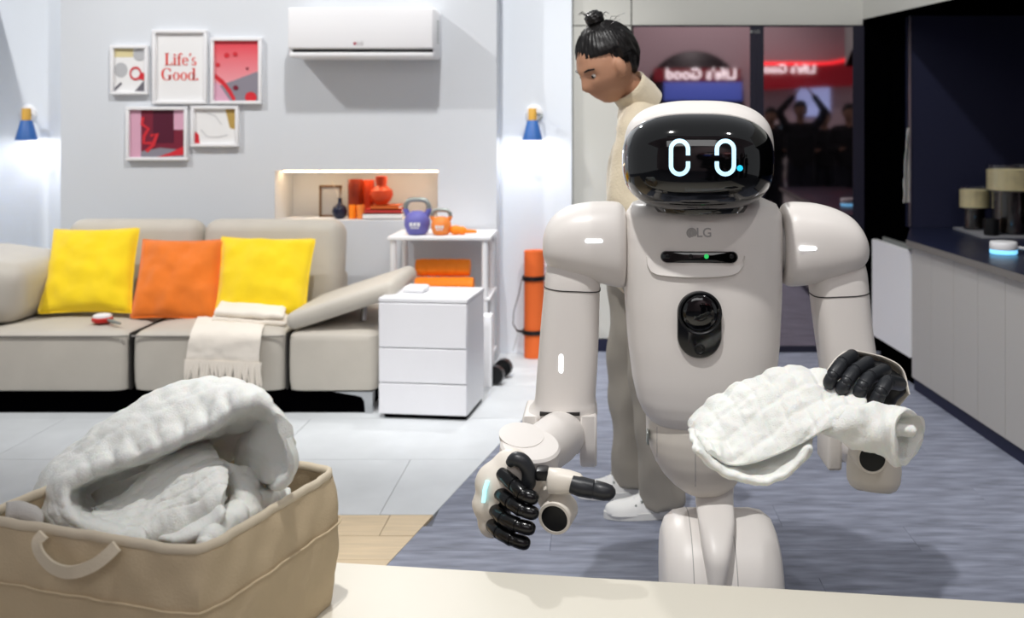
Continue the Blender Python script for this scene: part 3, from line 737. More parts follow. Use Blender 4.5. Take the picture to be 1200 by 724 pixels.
MB().prism([cp(YN, -.02) + Vector((0, 0, .777)), cp(YE + .02, -.02) + Vector((0, 0, .777)), (at(1066.5, 0, 5.995).x, 5.995, .777), (3.2, 5.995, .777), cp(YN, .64) + Vector((0, 0, .777))], (0, 0, .034)).build('worktop', M_worktop, ct, smooth=False)
run(YN, YE + .02, -.024, -.0205, .777, .8095).build('worktop_edge', M_edge, ct, smooth=False)
# white appliance front
dw = thing('dishwasher', 'white built-in dishwasher past the end of the counter', 'dishwasher', (cp(5.66, .05).x, 5.66, 0))
run(5.37, 5.965, 0, .03, .165, .745).build('door', M_white, dw, smooth=False)
run(5.37, 5.965, .03, .10, .165, .70).build('body', M_white, dw, smooth=False)
run(5.38, 5.9, .04, .055, .70, .768).build('control_panel', M_steel, dw, smooth=False)
run(5.37, 5.96, .05, .10, 0, .165).build('plinth', M_black, dw, smooth=False)
# hanging towel end
h0 = at(1062, 150, 5.98)
tw = MB(); patch(tw, [[(h0.x - .014, 5.90, h0.z), (h0.x - .002, 5.95, h0.z), (h0.x + .012, 5.96, h0.z)], [(h0.x - .034, 5.90, h0.z - .2), (h0.x - .005, 5.945, h0.z - .2), (h0.x + .012, 5.955, h0.z - .2)], [(h0.x - .042, 5.90, h0.z - .45), (h0.x - .006, 5.94, h0.z - .45), (h0.x + .012, 5.95, h0.z - .45)]], 20, 8, .008, rough=.004)
tag(tw.build('dish_towel', M_towel), 'white dish towel hanging at the end of the navy wall', 'towel')
# tray with two coffee glasses
zk = .812
q = onz(1165, 272, zk)
ty0, ty1 = onz(1117, 268.3, zk), onz(1150, 279, zk)
tr = tag(MB().prism([(ty0.x, ty0.y, zk), (ty1.x, ty1.y, zk), (ty1.x + .62, ty1.y, zk), (ty0.x + .62, ty0.y, zk)], (0, 0, .012)).build('tray', mat('tray_grey', '9a9ba0', .4), smooth=False), 'flat grey tray on the navy worktop', 'tray')
def coffee(px, Y, zb, r, h, stem_r, label, foam0):
    x = at(px, 0, Y).x; zf = zb + h * foam0
    t = thing('coffee_glass', label, 'glass', (x, Y, zb), 'layered coffee glasses on the tray')
    MB().lathe([(0, 0), (stem_r, 0), (stem_r, h * foam0 - .002), (r, h * foam0 + .001), (r, h), (r - .004, h), (r - .004, h * foam0 + .004), (stem_r - .004, h * foam0 - .002), (stem_r - .004, .006), (0, .006)], (x, Y, zb), n=36).build('glass', M_glass, t)
    MB().lathe([(0, .008), (stem_r - .005, .008), (stem_r - .005, h * foam0 - .004), (0, h * foam0 - .004)], (x, Y, zb), n=36).build('coffee', M_coffee, t)
    MB().lathe([(0, h * foam0 + .006), (r - .005, h * foam0 + .006), (r - .005, h * .93), (0, h * .935)], (x, Y, zb), n=36).build('milk_foam', M_milk, t)
g1 = at(1142, 270, 5.2); g2 = at(1184, 276, 4.95)
gz = zk + .013
coffee(1142, 5.78, gz, .09, at(0, 219, 5.78).z - gz, .062, 'smaller coffee glass with a cream layer, left on the tray', .50)
coffee(1186, 5.56, gz, .142, at(0, 193, 5.56).z - gz, .108, 'larger coffee glass with a thick cream layer, right on the tray', .62)
q = at(1162, 272, 5.46); MBc = MB().lathe([(0, 0), (.04, 0), (.042, .01), (.042, .09), (.036, .09), (.035, .02), (0, .015)], (q.x, 5.46, gz), n=28)
tag(MBc.build('black_cup', M_blk), 'small black cup between the coffee glasses', 'cup')
q = onz(1176, 297, zk)
sp2 = thing('puck_device', 'round white smart puck with a blue light ring on the worktop', 'device', (q.x, q.y, zk))
MB().lathe([(0, .02), (.062, .02), (.064, .024), (.064, .052), (.06, .058), (0, .06)], (q.x, q.y, zk), n=32).build('body', M_white, sp2)
MB().lathe([(0, 0), (.058, 0), (.063, .003), (.063, .02), (0, .02)], (q.x, q.y, zk), n=32).build('light_ring', mat('ring_blue', '7fd0ff', emit=1.2), sp2)
MB().tube([(q.x + .06, q.y, zk + .03), (q.x + .12, q.y, zk + .02), (q.x + .2, q.y + .05, zk + .006)], .008, 8).build('cable', M_white, sp2)

# ================================================================== mirrored wardrobes
def wardrobe(p0, p1, q0, q1, label, logo):
    x0, x1 = px_(p0), px_(p1); zt = at(0, 31, KY).z
    t = thing('garment_cabinet', label, 'cabinet', ((x0 + x1) / 2, KY - .02, 0), 'mirrored garment cabinets')
    f = MB()
    YY = KY - .03
    m0, m1 = px_(q0), px_(q1)
    if m0 - x0 > .004: f.box(x0, m0, YY - .004, KY + .015, 0, zt)
    if x1 - m1 > .004: f.box(m1, x1, YY - .004, KY + .015, 0, zt)
    f.box(m0, m1, YY - .004, KY + .015, 0, .04); f.box(m0, m1, YY, KY + .015, zt - .006, zt)
    f.build('frame', M_frameblk, t, smooth=False)
    MB().box(m0, m1, YY, KY + .015, .04, zt - .006).build('mirror_door', M_mirror, t, smooth=False)
    if logo:
        c = at(885.5, 37, YY - .006)
        text_mesh('LG', .03, lambda x, y, dd: Vector((c.x + .01 + x, c.y + dd, c.z + y)), .003).build('logo_lettering', M_steel, t, smooth=False)
        MB().lathe([(.009, 0), (.009, .004)], (c.x - .026, c.y, c.z), (0, 1, 0), 14).build('logo_disc', M_steel, t)
wardrobe(742, 885.9, 742, 878, 'left mirrored garment cabinet behind the person', False)
wardrobe(886.1, 1011, 894, 998, 'right mirrored garment cabinet with a small grey logo', True)

# ================================================================== table with the laundry
TZ = .50
ta, tb = onz(410, 660, TZ), onz(1200, 707, TZ); td = (tb - ta).normalized(); tn = Vector((td.y, -td.x, 0))
tbl = thing('laundry_table', 'long cream table in the foreground carrying the laundry basket', 'table', tuple((ta + tb) / 2 + tn * .5 - Vector((0, 0, TZ))))
t0, t1 = ta - td * .75, tb + td * .35
MB().prism([t0 + Vector((0, 0, -.04)), t1 + Vector((0, 0, -.04)), t1 + tn * .95 + Vector((0, 0, -.04)), t0 + tn * .95 + Vector((0, 0, -.04))], (0, 0, .04)).build('tabletop', M_table, tbl, smooth=False)
for p, k in ((t0 + td * .08 + tn * .1, 0), (t1 - td * .08 + tn * .1, 0), (t0 + td * .08 + tn * .85, 0), (t1 - td * .08 + tn * .85, 0)):
    MB().box(p.x - .03, p.x + .03, p.y - .03, p.y + .03, 0, TZ - .042).build('leg', M_table, tbl, smooth=False)

# ------------------------------------------------------------------ basket
RZ = .763
fc = at(235, 645, 0); Yc = (H - RZ) * F / (645 - CY); fc = at(235, 645, Yc); bc = at(408, 542, (H - RZ) * F / (542 - CY))
eb = Vector((bc.x - fc.x, bc.y - fc.y, 0)); dep = eb.length; eb.normalize(); ea = Vector((-eb.y, eb.x, 0)); wid = .482
ctr = Vector((fc.x, fc.y, 0)) + ea * wid / 2 + eb * dep / 2
bsk = thing('laundry_basket', 'beige canvas laundry basket with a strap handle on the table', 'basket', (ctr.x, ctr.y, TZ))
def bring(z, inset, amp=0, n=96, seed=0, e=9):
    out = []
    for k in range(n):
        a = 2 * PI * k / n
        kx = abs(math.cos(a)) ** (2 / e) * (1 if math.cos(a) > 0 else -1); ky = abs(math.sin(a)) ** (2 / e) * (1 if math.sin(a) > 0 else -1)
        p = ctr + ea * kx * (wid / 2 - inset) + eb * ky * (dep / 2 - inset)
        out_ = (ea * kx + eb * ky)
        am = amp * noise.fractal(Vector((p.x * 9, p.y * 9, z * 7 + seed)), 1, 2, 3)
        out.append(Vector((p.x, p.y, z)) + out_ * am)
    return out
# subdivide sides evenly: use a rounded rectangle walk instead of angle sampling
def bring(z, inset, amp=0, seed=0, rad=.02, per=None):
    hx, hy = wid / 2 - inset, dep / 2 - inset; P = []
    nside = 26
    for (sx, sy, ex, ey) in ((1, -1, 1, 1), (1, 1, -1, 1), (-1, 1, -1, -1), (-1, -1, 1, -1)):
        for k in range(nside):
            t_ = k / nside; P.append((sx + (ex - sx) * t_, sy + (ey - sy) * t_))
    out = []
    for u, v in P:
        e = 12; m_ = (abs(u) ** e + abs(v) ** e) ** (1 / e)
        p = ctr + ea * (u / m_ * hx) + eb * (v / m_ * hy)
        am = amp * (noise.fractal(Vector((p.x * 8, p.y * 8, z * 9 + seed)), 1, 2, 3) + .35 * math.sin(z * 55 + 14 * u * v))
        am += .0011 * (math.sin(v * 24) * abs(u) ** 8 + math.sin(u * 24) * abs(v) ** 8)
        out.append(Vector((p.x, p.y, z)) + (ea * (u / m_) + eb * (v / m_)) * am)
    return out
zw = [TZ + .001 + (RZ - TZ - .02) * i / 26 for i in range(27)]
outer = [bring(z, .012 - .012 * math.sin(PI * min(1, (z - TZ) / (RZ - TZ))) , .0045 * min(1, (z - TZ) / .04)) for z in zw]
inner = [bring(z, .02 - .012 * math.sin(PI * min(1, (z - TZ) / (RZ - TZ))), .0045 * min(1, (z - TZ) / .04)) for z in zw[::-1]]
MB().loft(outer).build('outer_wall', M_beige, bsk) if False else None
mb = MB(); rings = outer + inner[:-1] + [bring(TZ + .01, .03)]
mb.loft(rings, caps=True); mb.build('canvas_body', M_beige, bsk)
mb = MB()
rp = bring(RZ - .012, .014, .003); mb.tube(rp + rp[:1], .0062, 10, flat=1.5)
mb.build('rim_binding', M_strap, bsk)
mb = MB(); rp = bring(RZ - .105, .0, .004)
mb.tube([p + (p - Vector((ctr.x, ctr.y, p.z))).normalized() * .004 for p in rp] + [rp[0] + (rp[0] - Vector((ctr.x, ctr.y, rp[0].z))).normalized() * .004], .0022, 6); mb.build('seam_band', M_beige, bsk)
def onfront(t_, z): p = Vector((fc.x, fc.y, 0)) + ea * t_ - eb * .006; return Vector((p.x, p.y, z))
hp = [(.31, RZ - .012, -.002), (.316, RZ - .03, .006), (.30, RZ - .055, .012), (.26, RZ - .075, .02), (.215, RZ - .078, .022), (.175, RZ - .06, .014), (.15, RZ - .035, .006), (.135, RZ - .012, -.002)]
pts = [onfront(((t_ - .225) * .78 + .215) * 1.095, RZ - .012 + (z - RZ + .012) * .62) - eb * o_ for t_, z, o_ in hp]
P4 = np.array([[tuple(p)] for p in pts]); P4 = cr(P4, np.linspace(0, 1, 40))[:, 0]
mb = MB()
rings = []
for k, p in enumerate(P4):
    p = Vector(p); tq = Vector(P4[min(k + 1, 39)]) - Vector(P4[max(k - 1, 0)]); tq.normalize(); w = tq.cross(eb).normalized()
    rings.append([p + w * .010 + eb * .002, p + w * .010 - eb * .002, p - w * .010 - eb * .002, p - w * .010 + eb * .002])
mb.loft(rings).build('strap_handle', M_strap, bsk)

# ------------------------------------------------------------------ towel heap in the basket
HK = 1.095
def hgrid(rows, Ys): return pxgrid(rows, [[y * HK for y in Y] if hasattr(Y, '__len__') else Y * HK for Y in Ys])
def chevron(u, v, fu):
    a = (u + .018 * abs(((v * 16) % 2) - 1)) * 30
    g = a % 1; return .004 - .006 * math.exp(-((min(g, 1 - g)) / .07) ** 2)
def quilt(u, v, fu):
    g = (u * 15) % 1; h = (v * 21 + .15 * math.sin(u * 30)) % 1; lip = math.exp(-((fu - .47) / .055) ** 2) * min(1, max(0, (v - .28) / .12))
    return .003 - .0015 * math.exp(-(min(g, 1 - g) / .1) ** 2) - (.0012 + .0065 * lip) * math.exp(-(min(h, 1 - h) / .16) ** 2)
Fr = [(172, 632, 1.50), (140, 628, 1.52), (108, 619, 1.54), (86, 607, 1.56), (76, 590, 1.59), (79, 568, 1.61), (103, 552, 1.62), (130, 541, 1.62), (160, 532, 1.61), (190, 520, 1.60), (220, 507, 1.60), (252, 491, 1.59), (280, 474, 1.58), (305, 467, 1.58), (328, 489, 1.57), (343, 541, 1.57), (326, 574, 1.58)]
Bk = [(172, 645, 1.52), (130, 645, 1.54), (85, 634, 1.58), (52, 612, 1.64), (43, 588, 1.70), (54, 556, 1.74), (72, 537, 1.76), (98, 516, 1.77), (124, 498, 1.77), (152, 480, 1.77), (184, 463, 1.77), (216, 453, 1.77), (250, 449, 1.76), (280, 454, 1.75), (288, 488, 1.73), (280, 528, 1.71), (292, 564, 1.69)]
In = [(160, 600, 1.74), (140, 600, 1.74), (122, 596, 1.74), (108, 590, 1.74), (104, 582, 1.74), (108, 574, 1.74), (120, 566, 1.74), (140, 560, 1.74), (162, 553, 1.74), (184, 546, 1.74), (206, 541, 1.74), (228, 538, 1.74), (246, 538, 1.74), (264, 540, 1.74), (292, 500, 1.76), (286, 535, 1.74), (298, 566, 1.72)]
mx = lambda a, b, t, dx=0, dy=0, dY=0: [(p[0] + (q[0] - p[0]) * t + dx, p[1] + (q[1] - p[1]) * t + dy, p[2] + (q[2] - p[2]) * t + dY) for p, q in zip(a, b)]
bh = [(p[0] + 4, p[1] + (16 if 4 < k < 14 else 4), p[2] + .03) for k, p in enumerate(Bk)]
md = mx(Bk, Fr, .5, -1, -4)
inn1 = [(p[0] + (q[0] - p[0]) * .15, p[1] + (q[1] - p[1]) * .15 + (2 if k > 4 else -2), p[2] + .03) for k, (p, q) in enumerate(zip(Fr, In))]
inn2 = mx(Fr, In, .55, 0, 0, .04)
mb = MB()
patch(mb, [[tuple(at(p[0], p[1], p[2] * HK)) for p in r] for r in (bh, Bk, md, Fr, inn1, inn2, In)], 84, 150, .014, disp=quilt, rough=.006, seed=3)
ba = [(80, 586), (100, 570), (128, 558), (160, 551), (190, 546), (220, 545), (252, 542), (284, 548)]
patch(mb, hgrid([ba, [(p[0] + 2, p[1] + 28) for p in ba], [(p[0] + 4, p[1] + 60) for p in ba]], [1.765, 1.735, 1.70]), 24, 40, .012, rough=.005, seed=5)
ra = [(118, 600), (140, 588), (160, 572), (176, 556), (192, 540), (212, 531), (232, 525), (247, 524)]
rb = [(108, 612), (134, 604), (160, 594), (184, 578), (204, 562), (226, 548), (245, 541), (256, 543)]
rc = [(112, 620), (140, 616), (168, 608), (194, 598), (216, 584), (238, 568), (254, 562), (263, 566)]
rd = [(128, 630), (152, 628), (178, 624), (202, 614), (224, 602), (244, 590), (258, 582), (264, 582)]
re_ = [(140, 640), (165, 638), (190, 634), (212, 626), (232, 616), (248, 606), (258, 598), (262, 594)]
patch(mb, hgrid([ra, rb, rc, rd, re_], [1.70, 1.635, 1.58, 1.545, 1.55]), 70, 110, .024, disp=chevron, rough=.006, seed=8)
# folded ends under the lump
patch(mb, hgrid([[(176, 632), (205, 622), (235, 606), (258, 588)], [(200, 634), (225, 628), (248, 616), (264, 600)], [(190, 642), (215, 640), (238, 632), (254, 618)]], [1.55, 1.5, 1.53]), 24, 30, .012, rough=.003, seed=12)
patch(mb, hgrid([[(250, 534), (262, 560), (268, 590), (262, 622)], [(275, 545), (288, 568), (290, 598), (280, 628)], [(300, 560), (312, 580), (318, 600), (316, 620)]], [[1.66, 1.63, 1.6, 1.58], [1.64, 1.61, 1.58, 1.56], [1.7, 1.68, 1.66, 1.64]]), 36, 40, .02, rough=.01, seed=15)
big = mb.build('white_towel', M_towel, ang=70)
tag(big, 'large white quilted towel heaped in the laundry basket', 'towel')
mb = MB()
pp = [at(a, b, Y * HK) for a, b, Y in ((338, 584, 1.68), (318, 587, 1.66), (298, 592, 1.62), (280, 603, 1.58), (262, 618, 1.53), (246, 634, 1.48), (236, 642, 1.46))]
P4 = cr(np.array([[tuple(p)] for p in pp]), np.linspace(0, 1, 70))[:, 0]
rr = [.012 + .013 * math.sin(PI * min(1, .08 + k / 66)) ** .5 + .0035 * abs(math.sin(k * .36)) for k in range(70)]
mb.tube([Vector(p) for p in P4], rr, 26)
mb.v = [tuple(Vector(p) + Vector((noise.fractal(Vector(p) * 34, 1, 2, 3), noise.fractal(Vector(p) * 34 + Vector((9, 0, 0)), 1, 2, 3), noise.fractal(Vector(p) * 34 + Vector((0, 9, 0)), 1, 2, 3))) * .004) for p in mb.v]
tag(mb.build('rolled_towel', M_towel, ang=80), 'twisted white towel edge along the right rim of the basket', 'towel')
q = at(42, 600, 1.60)
mb = MB(); patch(mb, hgrid([[(8, 590), (22, 588), (36, 592), (48, 604)], [(8, 604), (24, 602), (38, 606), (50, 614)], [(6, 618), (22, 618), (36, 620), (48, 624)]], [1.56, 1.54, 1.55]), 20, 24, .012, rough=.004, seed=21)
tag(mb.build('grey_towel', mat('terry_grey', 'bdb9b4', .95, bump=.5, bscale=420)), 'grey cloth corner tucked in at the left of the basket', 'towel')

# ================================================================== the robot
RY = 2.70
rb = thing('humanoid_robot', 'white household robot with a black visor and lit eyes holding a towel', 'robot', (at(822, 0, RY).x, RY, 0))
# chest: table of (photo row, left, right, half depth)
CH = [(225, 795, 852, .05), (227, 778, 868, .08), (231, 757, 892, .115), (238, 741, 908, .138), (250, 733, 914, .153), (270, 730.5, 915, .164), (300, 730, 914.5, .171), (350, 732, 913.5, .174), (400, 736, 911, .172), (440, 741, 907, .167), (462, 746, 902, .161), (476, 752, 896, .153), (486, 760, 888, .142), (490, 770, 878, .125)]
def prow(T, NN):
    tz = np.array([at(0, r[0], RY).z for r in T])[::-1]
    cx_ = np.array([(at(r[1], 0, RY).x + at(r[2], 0, RY).x) / 2 for r in T])[::-1]; w_ = np.array([(r[2] - r[1]) / 2 / F * RY for r in T])[::-1]; d_ = np.array([r[3] for r in T])[::-1]
    def q(z): return np.interp(z, tz, cx_), np.interp(z, tz, w_), np.interp(z, tz, d_)
    def fy(x, z):
        c, w, d = q(z); u = min(.999, abs((x - c) / w)); return RY - d * (1 - u ** NN) ** (1 / NN)
    return q, fy, tz
NT = 2.7
chq, chest_y, ctz = prow(CH, NT)
def bodyrings(T, NN, sub=4, n=72):
    q, fy, tz = prow(T, NN); zs = []
    for i in range(len(tz) - 1): zs += list(np.linspace(tz[i], tz[i + 1], sub, endpoint=False))
    zs.append(tz[-1]); R = []
    for z in zs:
        c, w, d = q(z)
        R.append([Vector((c + w * math.copysign(abs(math.cos(a)) ** (2 / NN), math.cos(a)), RY + d * math.copysign(abs(math.sin(a)) ** (2 / NN), math.sin(a)), z)) for a in [2 * PI * k / n for k in range(n)]])
    return R
chest = MB().loft(bodyrings(CH, NT)).build('chest_shell', M_bot, rb, ang=60)
PE = [(470, 757, 893, .140), (490, 757, 891, .142), (505, 757.5, 888, .141), (520, 761, 884, .137), (535, 767, 878, .13), (548, 775, 871, .12), (560, 786, 862, .105), (569, 798, 853, .085), (575, 811, 845, .06), (577.5, 820, 838, .03)]
peq, pel_y, _ = prow(PE, 2.4)
pel = MB().loft(bodyrings(PE, 2.4)).build('pelvis_shell', M_bot2, rb, ang=60)
def onsurf(px, py, fy):
    Y = RY - .15
    for _ in range(8):
        p = at(px, py, Y); Y = fy(p.x, p.z)
    return at(px, py, Y)
def seamline(pts, fy, name, par, r=.0012, m=M_gap):
    MB().tube([onsurf(a, b, fy) for a, b in pts], r, 6).build(name, m, par)
seamline([(815, y) for y in range(522, 576, 6)], pel_y, 'seam_line', pel, .0009, M_logo)
seamline([(770, y) for y in range(500, 540, 5)], pel_y, 'seam_line', pel, .0009, M_logo)
a_ = onsurf(757.8, 500, pel_y); MB().box(a_.x - .002, a_.x + .003, 2.62, 2.66, a_.z - .03, a_.z + .002, .001).build('latch', M_steel, pel)
def plate(px0, px1, py0, py1, fy, out, m, name, par, back=.01, n=12, bev=.003):
    a, b = onsurf(px0, (py0 + py1) / 2, fy), onsurf(px1, (py0 + py1) / 2, fy); c, d = onsurf((px0 + px1) / 2, py0, fy), onsurf((px0 + px1) / 2, py1, fy)
    mb = MB(); slab(mb, stadium(a.x, b.x, d.z, c.z, n), fy, out, back, bev); return mb.build(name, m, par)
# scoop under the sensor bar
top = [(759, 299), (766, 307), (774, 311), (800, 311.5), (819, 311.5), (840, 311.5), (863, 311), (869, 307), (872, 299)]
bot = [(757, 300), (759, 313), (768, 322), (795, 325.5), (815, 326), (838, 325.5), (860, 322), (870, 313), (873, 300)]
mb = MB(); T = cr(np.array([[p + (0,)] for p in top], float), np.linspace(0, 1, 40))[:, 0]; Bq = cr(np.array([[p + (0,)] for p in bot], float), np.linspace(0, 1, 40))[:, 0]
rings = []
for k in range(40):
    a, b = onsurf(T[k][0], T[k][1], chest_y), onsurf(Bq[k][0], Bq[k][1], chest_y); mid = onsurf((T[k][0] + Bq[k][0]) / 2, (T[k][1] + Bq[k][1]) / 2, chest_y)
    rings.append([a + Vector((0, .004, 0)), a - Vector((0, .0005, 0)), mid - Vector((0, .004, 0)), b.lerp(mid, .25) - Vector((0, .0075, 0)), b - Vector((0, .003, 0)), b + Vector((0, .004, 0))])
mb.loft(rings); mb.build('sensor_scoop', M_bot, rb, ang=50)
bar = plate(774, 864.5, 294.5, 308, chest_y, .007, M_gloss, 'sensor_bar', rb)
for px in (782, 809, 827.5, 857):
    p = onsurf(px, 300, chest_y); g = 826 < px < 829
    MB().lathe([(.006, -.0005), (.006, -.0085), (.004, -.0092), (0, -.0092)], p, (0, 1, 0), 16).build('status_light' if g else 'lens', M_green if g else M_blk, bar)
cm = plate(793.5, 845.5, 340.5, 419, chest_y, .010, M_gloss, 'camera_module', rb, n=16)
p = onsurf(820, 366, chest_y)
MB().lathe([(.056, -.004), (.056, -.0125), (.053, -.014), (.05, -.012), (.05, -.004)], p, (0, 1, 0), 40).build('lens_ring', M_blk, cm)
MB().ell(p + Vector((0, -.006, 0)), (.049, .014, .049), nu=40, nv=24).build('lens_dome', M_gloss, cm)
p = onsurf(819.5, 408, chest_y); MB().lathe([(.014, -.006), (.014, -.0115), (.011, -.0125), (.009, -.010), (0, -.0105)], p, (0, 1, 0), 24).build('lens', M_blk, cm)
# chest emblem and lettering
p = onsurf(810.5, 273, chest_y)
lg = MB().lathe([(0, .002), (.0135, .002), (.0135, -.0022), (0, -.0024)], p, (0, 1, 0), 28).build('emblem_disc', M_logo, rb)
mb = MB()
for A0, A1, r_ in ((20, 300, .0095),):
    mb.tube([p + Vector((r_ * math.cos(math.radians(a)), -.0027, r_ * math.sin(math.radians(a)))) for a in range(A0, A1 + 56, 14)], .0006, 6)
mb.tube([p + Vector((0, -.0027, .005)), p + Vector((0, -.0027, -.005)), p + Vector((.004, -.0027, -.005))], 0.0006, 6).ell(p + Vector((-.005, -.0027, .003)), (.0017, .001, .0017), nu=10, nv=6)
mb.build('emblem_lines', mat('emblem_light', 'bcb9b6', .5), lg)
pL = onsurf(825, 273, chest_y)
text_mesh('LG', .033, lambda x, y, dd: Vector((pL.x + x, chest_y(pL.x + x, pL.z + y) - .0012 + dd, pL.z + y)), .003).build('logo_lettering', M_logo, rb, smooth=False)

# head
HY = 2.62
hp_ = at(818, 176, HY + .02); hr = (87.3 / F * HY, .15, 58.5 / F * HY)
MB().ell(hp_, hr, 2.75, 72, 48).build('head_shell', M_bot, rb)
vp = at(817, 189, HY - .05); vr = (88.0 / F * (HY - .05), .155, 57.5 / F * (HY - .05)); NV = 2.7
vis = MB().ell(vp, vr, NV, 80, 52).build('visor', M_gloss, rb)
def vis_y(x, z):
    k = 1 - min(.98, abs((x - vp.x) / vr[0]) ** NV + abs((z - vp.z) / vr[2]) ** NV); return vp.y - vr[1] * k ** (1 / NV)
def onvis(px, py):
    Y = HY - .2
    for _ in range(8):
        q = at(px, py, Y); Y = vis_y(q.x, q.z)
    return at(px, py, Y)
def eye(cx, sg):
    P = []; w, h = 10.0, 17.0
    for k in range(61):           # stadium outline from gap to gap
        pass
    pts = [(cx + sg * (w), 181.5)]
    top = [(cx + sg * w * math.cos(a), 177 - 8 - 0 + (-w * math.sin(a)) + 6) for a in [PI * k / 14 for k in range(15)]]
    botm = [(cx + sg * w * math.cos(a), 194 + w * math.sin(a)) for a in [PI - PI * k / 14 for k in range(15)]]
    pts = [(cx + sg * w, 182)] + top + botm + [(cx + sg * w, 189)]
    rings = []; r = 2.5
    for i, (a, b) in enumerate(pts):
        q0, q1 = pts[max(0, i - 1)], pts[min(len(pts) - 1, i + 1)]; dx, dy = q1[0] - q0[0], q1[1] - q0[1]; l = math.hypot(dx, dy) or 1
        nx_, ny_ = -dy / l * r, dx / l * r
        A_, B_ = onvis(a + nx_, b + ny_), onvis(a - nx_, b - ny_); o_ = Vector((0, -.0015, 0)); i_ = Vector((0, .003, 0))
        rings.append([A_ + i_, A_ + o_, B_ + o_, B_ + i_])
    MB().loft(rings).build('eye', M_eye, vis, smooth=False)
eye(796.3, 1); eye(850, -1)
q = onvis(867, 197); MB().lathe([(.0075, .002), (.0075, -.0015), (0, -.002)], q, (0, 1, 0), 20).build('status_dot', M_cyan, vis)
seamline([(x, 159.5) for x in range(782, 845, 6)], lambda x, z: vis_y(x, z), 'sensor_slit', vis, .0018, M_blk)
MB().lathe([(0, 1.196), (.112, 1.196), (.126, 1.2), (.1305, 1.212), (.1305, 1.238), (.124, 1.256), (.105, 1.28), (.095, 1.32), (0, 1.32)], (hp_.x + .003, 2.625, 0), n=56).build('neck_collar', M_gloss, rb)
MB().lathe([(.118, 1.222), (.1315, 1.222), (.1315, 1.226), (.118, 1.226)], (hp_.x + .003, 2.625, 0), n=56).build('neck_ring', M_blk, rb)

# shoulders
def shoulder(T, name='shoulder'):
    tx = [t[0] for t in T]; rings = []; xs_ = np.linspace(0, 1, 46); A_ = cr(np.array([[(t[0], t[1], t[2], t[3], 0)] for t in T], float), xs_)[:, 0]
    for px, y0, y1, dep_, _ in A_:
        zc = at(0, (y0 + y1) / 2, RY).z; hz_ = max(.002, (y1 - y0) / 2 / F * RY); x = at(px, 0, RY).x; e = 2.5
        rings.append([Vector((x, RY + max(.002, dep_) * math.copysign(abs(math.cos(a)) ** (2 / e), math.cos(a)), zc + hz_ * math.copysign(abs(math.sin(a)) ** (2 / e), math.sin(a)))) for a in [2 * PI * k / 48 for k in range(48)]])
    return MB().loft(rings).build(name, M_bot, rb, ang=60)
sL = shoulder([(734, 262, 318, .05), (733, 247, 332, .085), (729, 240, 335.5, .1), (722, 236.5, 335, .108), (705, 236, 331, .112), (688, 237, 326, .112), (668, 241, 321, .108), (653, 249, 316, .1), (643, 260, 310, .085), (638, 272, 302, .06), (636.5, 283, 294, .02)])
sR = shoulder([(915.5, 262, 312, .05), (916, 247, 328, .085), (919, 240, 333, .1), (926, 237, 334.5, .108), (942, 237, 333, .112), (960, 239, 330, .112), (980, 245, 325, .108), (996, 254, 319, .1), (1006, 266, 312, .085), (1012, 279, 304, .06), (1014, 288, 297, .02)])
def sh_y(x, z): return RY - .112
def dash(px0, px1, py0, py1, Y, par, m=M_led, name='light_strip'):
    a, b = at(px0, py1, Y), at(px1, py0, Y); mb = MB(); slab(mb, stadium(a.x, b.x, a.z, b.z, 6), lambda x, z: Y, .0012, .012, .0008); return mb.build(name, m, par)
dash(686, 706, 280.5, 284.5, RY - .1128, sL); dash(937, 957, 289.2, 293.2, RY - .1128, sR)
for x in (730.5, 918): MB().lathe([(.07, -.02), (.07, .02)], (at(x, 0, RY).x, RY, at(0, 290, RY).z), (1, 0, 0), 32).build('shoulder_joint', M_logo, rb)

def limb(T, m, name, par, e=3.2, n=48, sub=14):
    """stack of horizontal sections: photo row, left, right, half depth, centre distance"""
    A_ = cr(np.array([[t] for t in T], float), np.linspace(0, 1, sub * (len(T) - 1)))[:, 0]; rings = []
    for py, xl, xr, dp_, Y in A_:
        c = at((xl + xr) / 2, py, Y); w = (xr - xl) / 2 / F * Y
        rings.append([c + Vector((w * math.copysign(abs(math.cos(a)) ** (2 / e), math.cos(a)), dp_ * math.copysign(abs(math.sin(a)) ** (2 / e), math.sin(a)), 0)) for a in [2 * PI * k / n for k in range(n)]])
    return MB().loft(rings).build(name, m, par, ang=50)
uL = limb([(300, 643, 704, .07, RY), (318, 640, 704, .078, RY), (338, 638, 703, .08, RY), (380, 634, 702, .08, RY), (430, 630, 700, .08, RY), (462, 627.5, 698, .08, RY), (472, 625, 699, .081, RY), (480, 618, 700, .08, RY), (484, 615, 700, .076, RY)], M_bot, 'upper_arm', rb)
uR = limb([(300, 945, 1009, .07, RY), (318, 948, 1013, .078, RY), (338, 950, 1015, .08, RY), (380, 955, 1019, .08, RY), (430, 962, 1026, .08, RY), (480, 968, 1030, .08, RY), (500, 970, 1030, .07, RY)], M_bot, 'upper_arm', rb)
dash(655.2, 659.8, 415, 437, RY - .0795, uL)
def ringseam(y, xl, xr, dp_, par, tilt=0):
    c = at((xl + xr) / 2, y, RY); w = (xr - xl) / 2 / F * RY; e = 3.2
    P = [c + Vector((w * math.copysign(abs(math.cos(a)) ** (2 / e), math.cos(a)), dp_ * math.copysign(abs(math.sin(a)) ** (2 / e), math.sin(a)), tilt * math.cos(a))) for a in [2 * PI * k / 48 for k in range(49)]]
    MB().tube(P, .0016, 6).build('seam_line', M_gap, par)
ringseam(336, 638.4, 703.4, .0802, uL, -.006); ringseam(342, 950.3, 1015.3, .0802, uR, .006)
